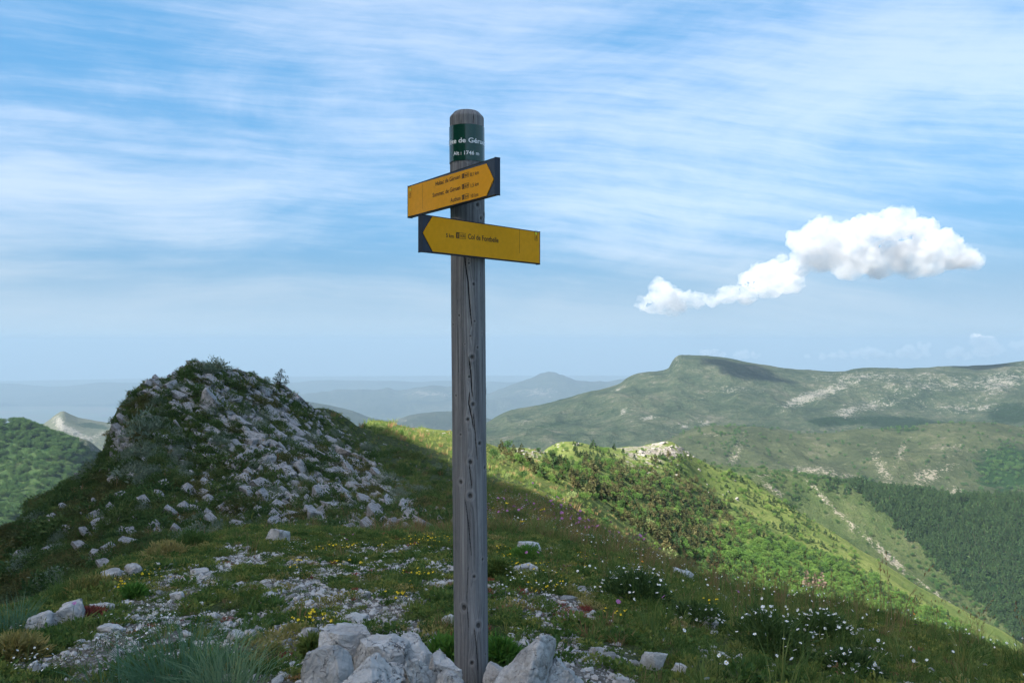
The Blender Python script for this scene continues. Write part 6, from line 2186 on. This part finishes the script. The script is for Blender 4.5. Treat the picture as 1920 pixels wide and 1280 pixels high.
# daisies scattered one by one on the right, white flowers on the left
nds = 9000
px, x, y, z, r = fan(nds, 2.8, 15, 1080, 2000, seed=321)
k = (r.random(nds) < 0.18 * smooth(-0.15, 0.4, patch(x, y, 0.8, 6)) * rightness(px, y) + 0.012) & visible(px, y, z)
ds = sorted(zip(y[k], x[k], z[k]))
for b, a, c in ds[:290]:
    o = put('daisy', DAISY[fr.integers(4)], (a, b, c - 0.02), (0, 0, fr.uniform(0, 6.28)), float(fr.uniform(0.75, 1.2)))
    tag(o, 'single white daisy on a thin stem in the grass of the right slope', 'flower', 'white daisies scattered over the right slope')
if ds[290:]:
    ar = np.array(ds[290:]); m = len(ar)
    scatter('far_daisies', np.stack([ar[:, 1], ar[:, 0], ar[:, 2] - 0.02], -1), np.stack([np.zeros(m), np.zeros(m), fr.uniform(0, 6.28, m)], -1), fr.uniform(0.8, 1.2, m), fr.integers(0, 4, m), DAISY)
WP = [(230, 1225, 60, 14, 16, 'around the long flat stone in the left meadow'), (60, 1265, 50, 12, 9, 'in the lower left corner'), (250, 1178, 40, 12, 7, 'above the long flat stone on the left'), (310, 1150, 60, 10, 6, 'in the middle of the left meadow'), (590, 1028, 40, 7, 12, 'at the meadow rim behind the yellow row'),
      (1000, 1100, 50, 14, 14, 'in the turf right of the post'), (560, 1030, 20, 5, 6, 'beside the white domed rock'), (700, 1050, 120, 16, 10, 'thinly spread over the turf left of the post')]
for cx_, cy_, sx2, sy2, n2_, where in WP:
    for _ in range(n2_):
        plant_at(cx_, cy_, WHITE, 'white_flower', 'small white flowering plant ' + where, 'small white flowers ' + where, sx2, sy2, 1.0)
px_scatter('shoulder_flowers', 2600, 900, 1250, 925, 1070, 12, 50, (1.5, 0.2), WHITE[:2] + YEL[:1] + MAU[:1], 87, None, [0.40, 0.30, 0.12, 0.18])
TUFT_S = [tuft(935 + k, 30, 1.0, 0.45, 0.035, [M_grass], 0.8) for k in range(3)] + [tuft(945, 24, 1.0, 0.4, 0.03, [M_dry], 0.6)]
px_scatter('shoulder_grass', 16000, 560, 1300, 905, 1080, 11, 60, (0.15, 0.3), TUFT_S, 89, None, [0.24, 0.24, 0.24, 0.28])


# ---- the big blue-green grass tuft at the bottom left and its neighbour
def big_tuft(px, py, hpx, wpx, seed, n_, label, mat, lean, rz=0.0):
    h = ground_hit(px, py, 1.6, 20)
    H = hpx / F * h.y; W = wpx / F * h.y / 2
    o = put('grass_tuft', tuft(seed, n_, H, W, 0.0042, [mat], lean, 0.5), h - Vector((0, 0, 0.01)), (0, 0, rz))
    return tag(o, label, 'grass tuft')


big_tuft(345, 1300, 150, 170, 951, 420, 'large blue green fescue tuft with long arching blades at the bottom left', M_blue, 0.85)
big_tuft(425, 1302, 120, 120, 953, 240, 'blue green fescue tuft leaning left, right of the large one', M_blue, 0.9)
big_tuft(215, 1308, 120, 110, 955, 70, 'thin fescue tuft with sparse long blades, left of the large one', M_blue, 0.9)
big_tuft(395, 1252, 56, 60, 957, 160, 'deep green grass tuft behind the large fescue', M_fern, 0.7)
big_tuft(20, 1185, 74, 70, 959, 180, 'grey green grass tuft at the left edge of the meadow', M_blue, 0.7)
big_tuft(135, 1120, 60, 70, 961, 120, 'thin green grass tuft on the rim left of the grey rock', M_grass, 0.6)


# ------------------------------------------------------------------ clouds
def cloud_material():
    m, nt = new_mat('cloud_vapour')
    pv = nt.n('ShaderNodeVolumePrincipled')
    pv.inputs['Color'].default_value = (0.70, 0.71, 0.73, 1)
    co = obj_coord(nt)
    n_ = nt.noise(nt.mapping(co, scale=(0.0060, 0.0060, 0.0075)), 1.0, 6, 0.62, 0.4)
    nt.l(nt.maprange(n_, 0.34, 0.70, 0.0, 0.0095), pv.inputs['Density'])
    pv.inputs['Anisotropy'].default_value = 0.1
    out = nt.n('ShaderNodeOutputMaterial')
    nt.l(pv.outputs[0], out.inputs['Volume'])
    return m


M_cloud = cloud_material()


def cloud(lumps, centre, voxel, amp, lam, seed, label=None, mat=None):
    """Heap of vapour lumps (x, y, z, radius in metres about the centre) welded into one body with billows."""
    bm = bmesh.new()
    for x, y, z, r in lumps:
        bmesh.ops.create_icosphere(bm, subdivisions=3, radius=r, matrix=Matrix.Translation((x, y, z)) @ Matrix.Diagonal((1.15, 1, 0.80, 1)))
    me = bpy.data.meshes.new('cloud'); bm.to_mesh(me); bm.free()
    me = remeshed(me, voxel)
    bm = bmesh.new(); bm.from_mesh(me); bm.normal_update()
    C = np.array([tuple(v.co) for v in bm.verts]); Nn = np.array([tuple(v.normal) for v in bm.verts])
    q = C + 0.35 * lam * np.stack([perlin(C[:, 0] / lam * 1.3, C[:, 1] / lam * 1.3, C[:, 2] / lam * 1.3, seed + 7 + k) for k in range(3)], -1)
    d = amp * (1.5 * fbm(q[:, 0] / lam, q[:, 1] / lam, q[:, 2] / lam, 5, seed, 0.62) + 0.7 * (0.45 - np.abs(perlin(q[:, 0] / lam * 2.6, q[:, 1] / lam * 2.6, q[:, 2] / lam * 2.6, seed + 2)) * 2))
    d = d * np.where(Nn[:, 2] < -0.4, 0.45, 1.0)
    C = C + Nn * d[:, None]
    for v, c_ in zip(bm.verts, C):
        v.co = c_
    bm.to_mesh(me); bm.free()
    me.name = 'cloud'
    o = put('cloud', me, centre, mat=mat or M_cloud)
    if label:
        tag(o, label, 'cloud')
    else:
        tag(o, kind='structure')
    return o


CD = 9000.0
cc = P3(1640, 480, CD)
LP = []
cr_ = np.random.default_rng(11)
for px, py, rp in [(1525, 448, 40), (1565, 436, 34), (1610, 440, 38), (1655, 425, 36), (1690, 418, 32), (1725, 440, 38), (1765, 462, 38), (1800, 482, 30), (1822, 492, 18), (1505, 475, 24), (1560, 475, 40), (1620, 478, 42), (1680, 482, 40), (1735, 490, 34), (1590, 500, 30), (1650, 505, 26), (1700, 505, 22), (1540, 492, 26),
                   (1490, 502, 24), (1462, 512, 30), (1430, 520, 33), (1475, 530, 24), (1445, 540, 22), (1395, 545, 20), (1365, 556, 18), (1400, 560, 15), (1335, 562, 15), (1305, 566, 17), (1278, 562, 22), (1245, 552, 27), (1228, 570, 24), (1258, 578, 20), (1205, 576, 12), (1420, 500, 16), (1235, 540, 16)]:
    p = P3(px, py, CD + cr_.uniform(-200, 200)) - cc
    LP.append((p.x, p.y, p.z, rp / F * CD * 1.05))
cloud(LP, cc, 22.0, 58.0, 290.0, 5, 'big white cumulus cloud with a trailing tail above the plateau mountain')
# thin fair weather clouds just over the plateau's skyline, very far away
for k, (label, lumps) in enumerate([('tiny white cloud peeping over the cliffed nose of the plateau', [(1325, 664, 8), (1338, 662, 9), (1350, 666, 6)]), ('small flat cloud bank right of the plateau top', [(1385, 668, 7), (1400, 666, 8), (1415, 667, 8)]),
                                    ('long low row of puffs above the middle of the plateau skyline', [(1515, 668, 6), (1540, 668, 8), (1560, 666, 8), (1580, 666, 9), (1600, 664, 8), (1625, 662, 12), (1645, 664, 12), (1665, 668, 9)]),
                                    ('puffy small cloud right of the long row', [(1692, 664, 12), (1705, 658, 13), (1715, 668, 9)]), ('upright little cloud beside the puffy one', [(1730, 650, 9), (1738, 662, 9)]),
                                    ('tall pinkish cloud right of the upright little one', [(1835, 640, 14), (1850, 645, 17), (1865, 656, 14), (1845, 662, 14)]), ('small cloud at the right edge over the skyline', [(1905, 648, 10), (1918, 650, 13), (1930, 652, 12)]), ('low faint cloud touching the skyline near the right', [(1785, 664, 10), (1800, 660, 10), (1812, 668, 9)])]):
    D = 58000.0
    c0 = P3(lumps[0][0], lumps[0][1], D)
    cloud([(*(P3(a, b, D + 300 * math.sin(a)) - c0), r_ / F * D) for a, b, r_ in lumps], c0, 110.0, 220.0, 480.0, 20 + k, label)
M_dense, nt = new_mat('dense_cloud_vapour')
pv = nt.n('ShaderNodeVolumePrincipled')
pv.inputs['Color'].default_value = (0.66, 0.67, 0.69, 1)
pv.inputs['Density'].default_value = 0.02
nt.l(pv.outputs[0], nt.n('ShaderNodeOutputMaterial').inputs['Volume'])
# clouds overhead, outside the picture, whose shadows lie on the plateau
for k, (px, py, d, rx, ry) in enumerate([(1412, 702, 3950, 125, 150), (1850, 690, 4080, 140, 100)]):
    c0 = P3(px, py, d) + SUN_DIR * (2900.0)
    cloud([(q * rx * 0.55, s_ * ry * 0.5, 0, 0.55 * min(rx, ry)) for q in (-1, 0, 1) for s_ in (-1, 0, 1)], c0, 40.0, 45.0, 160.0, 40 + k, None, M_dense)
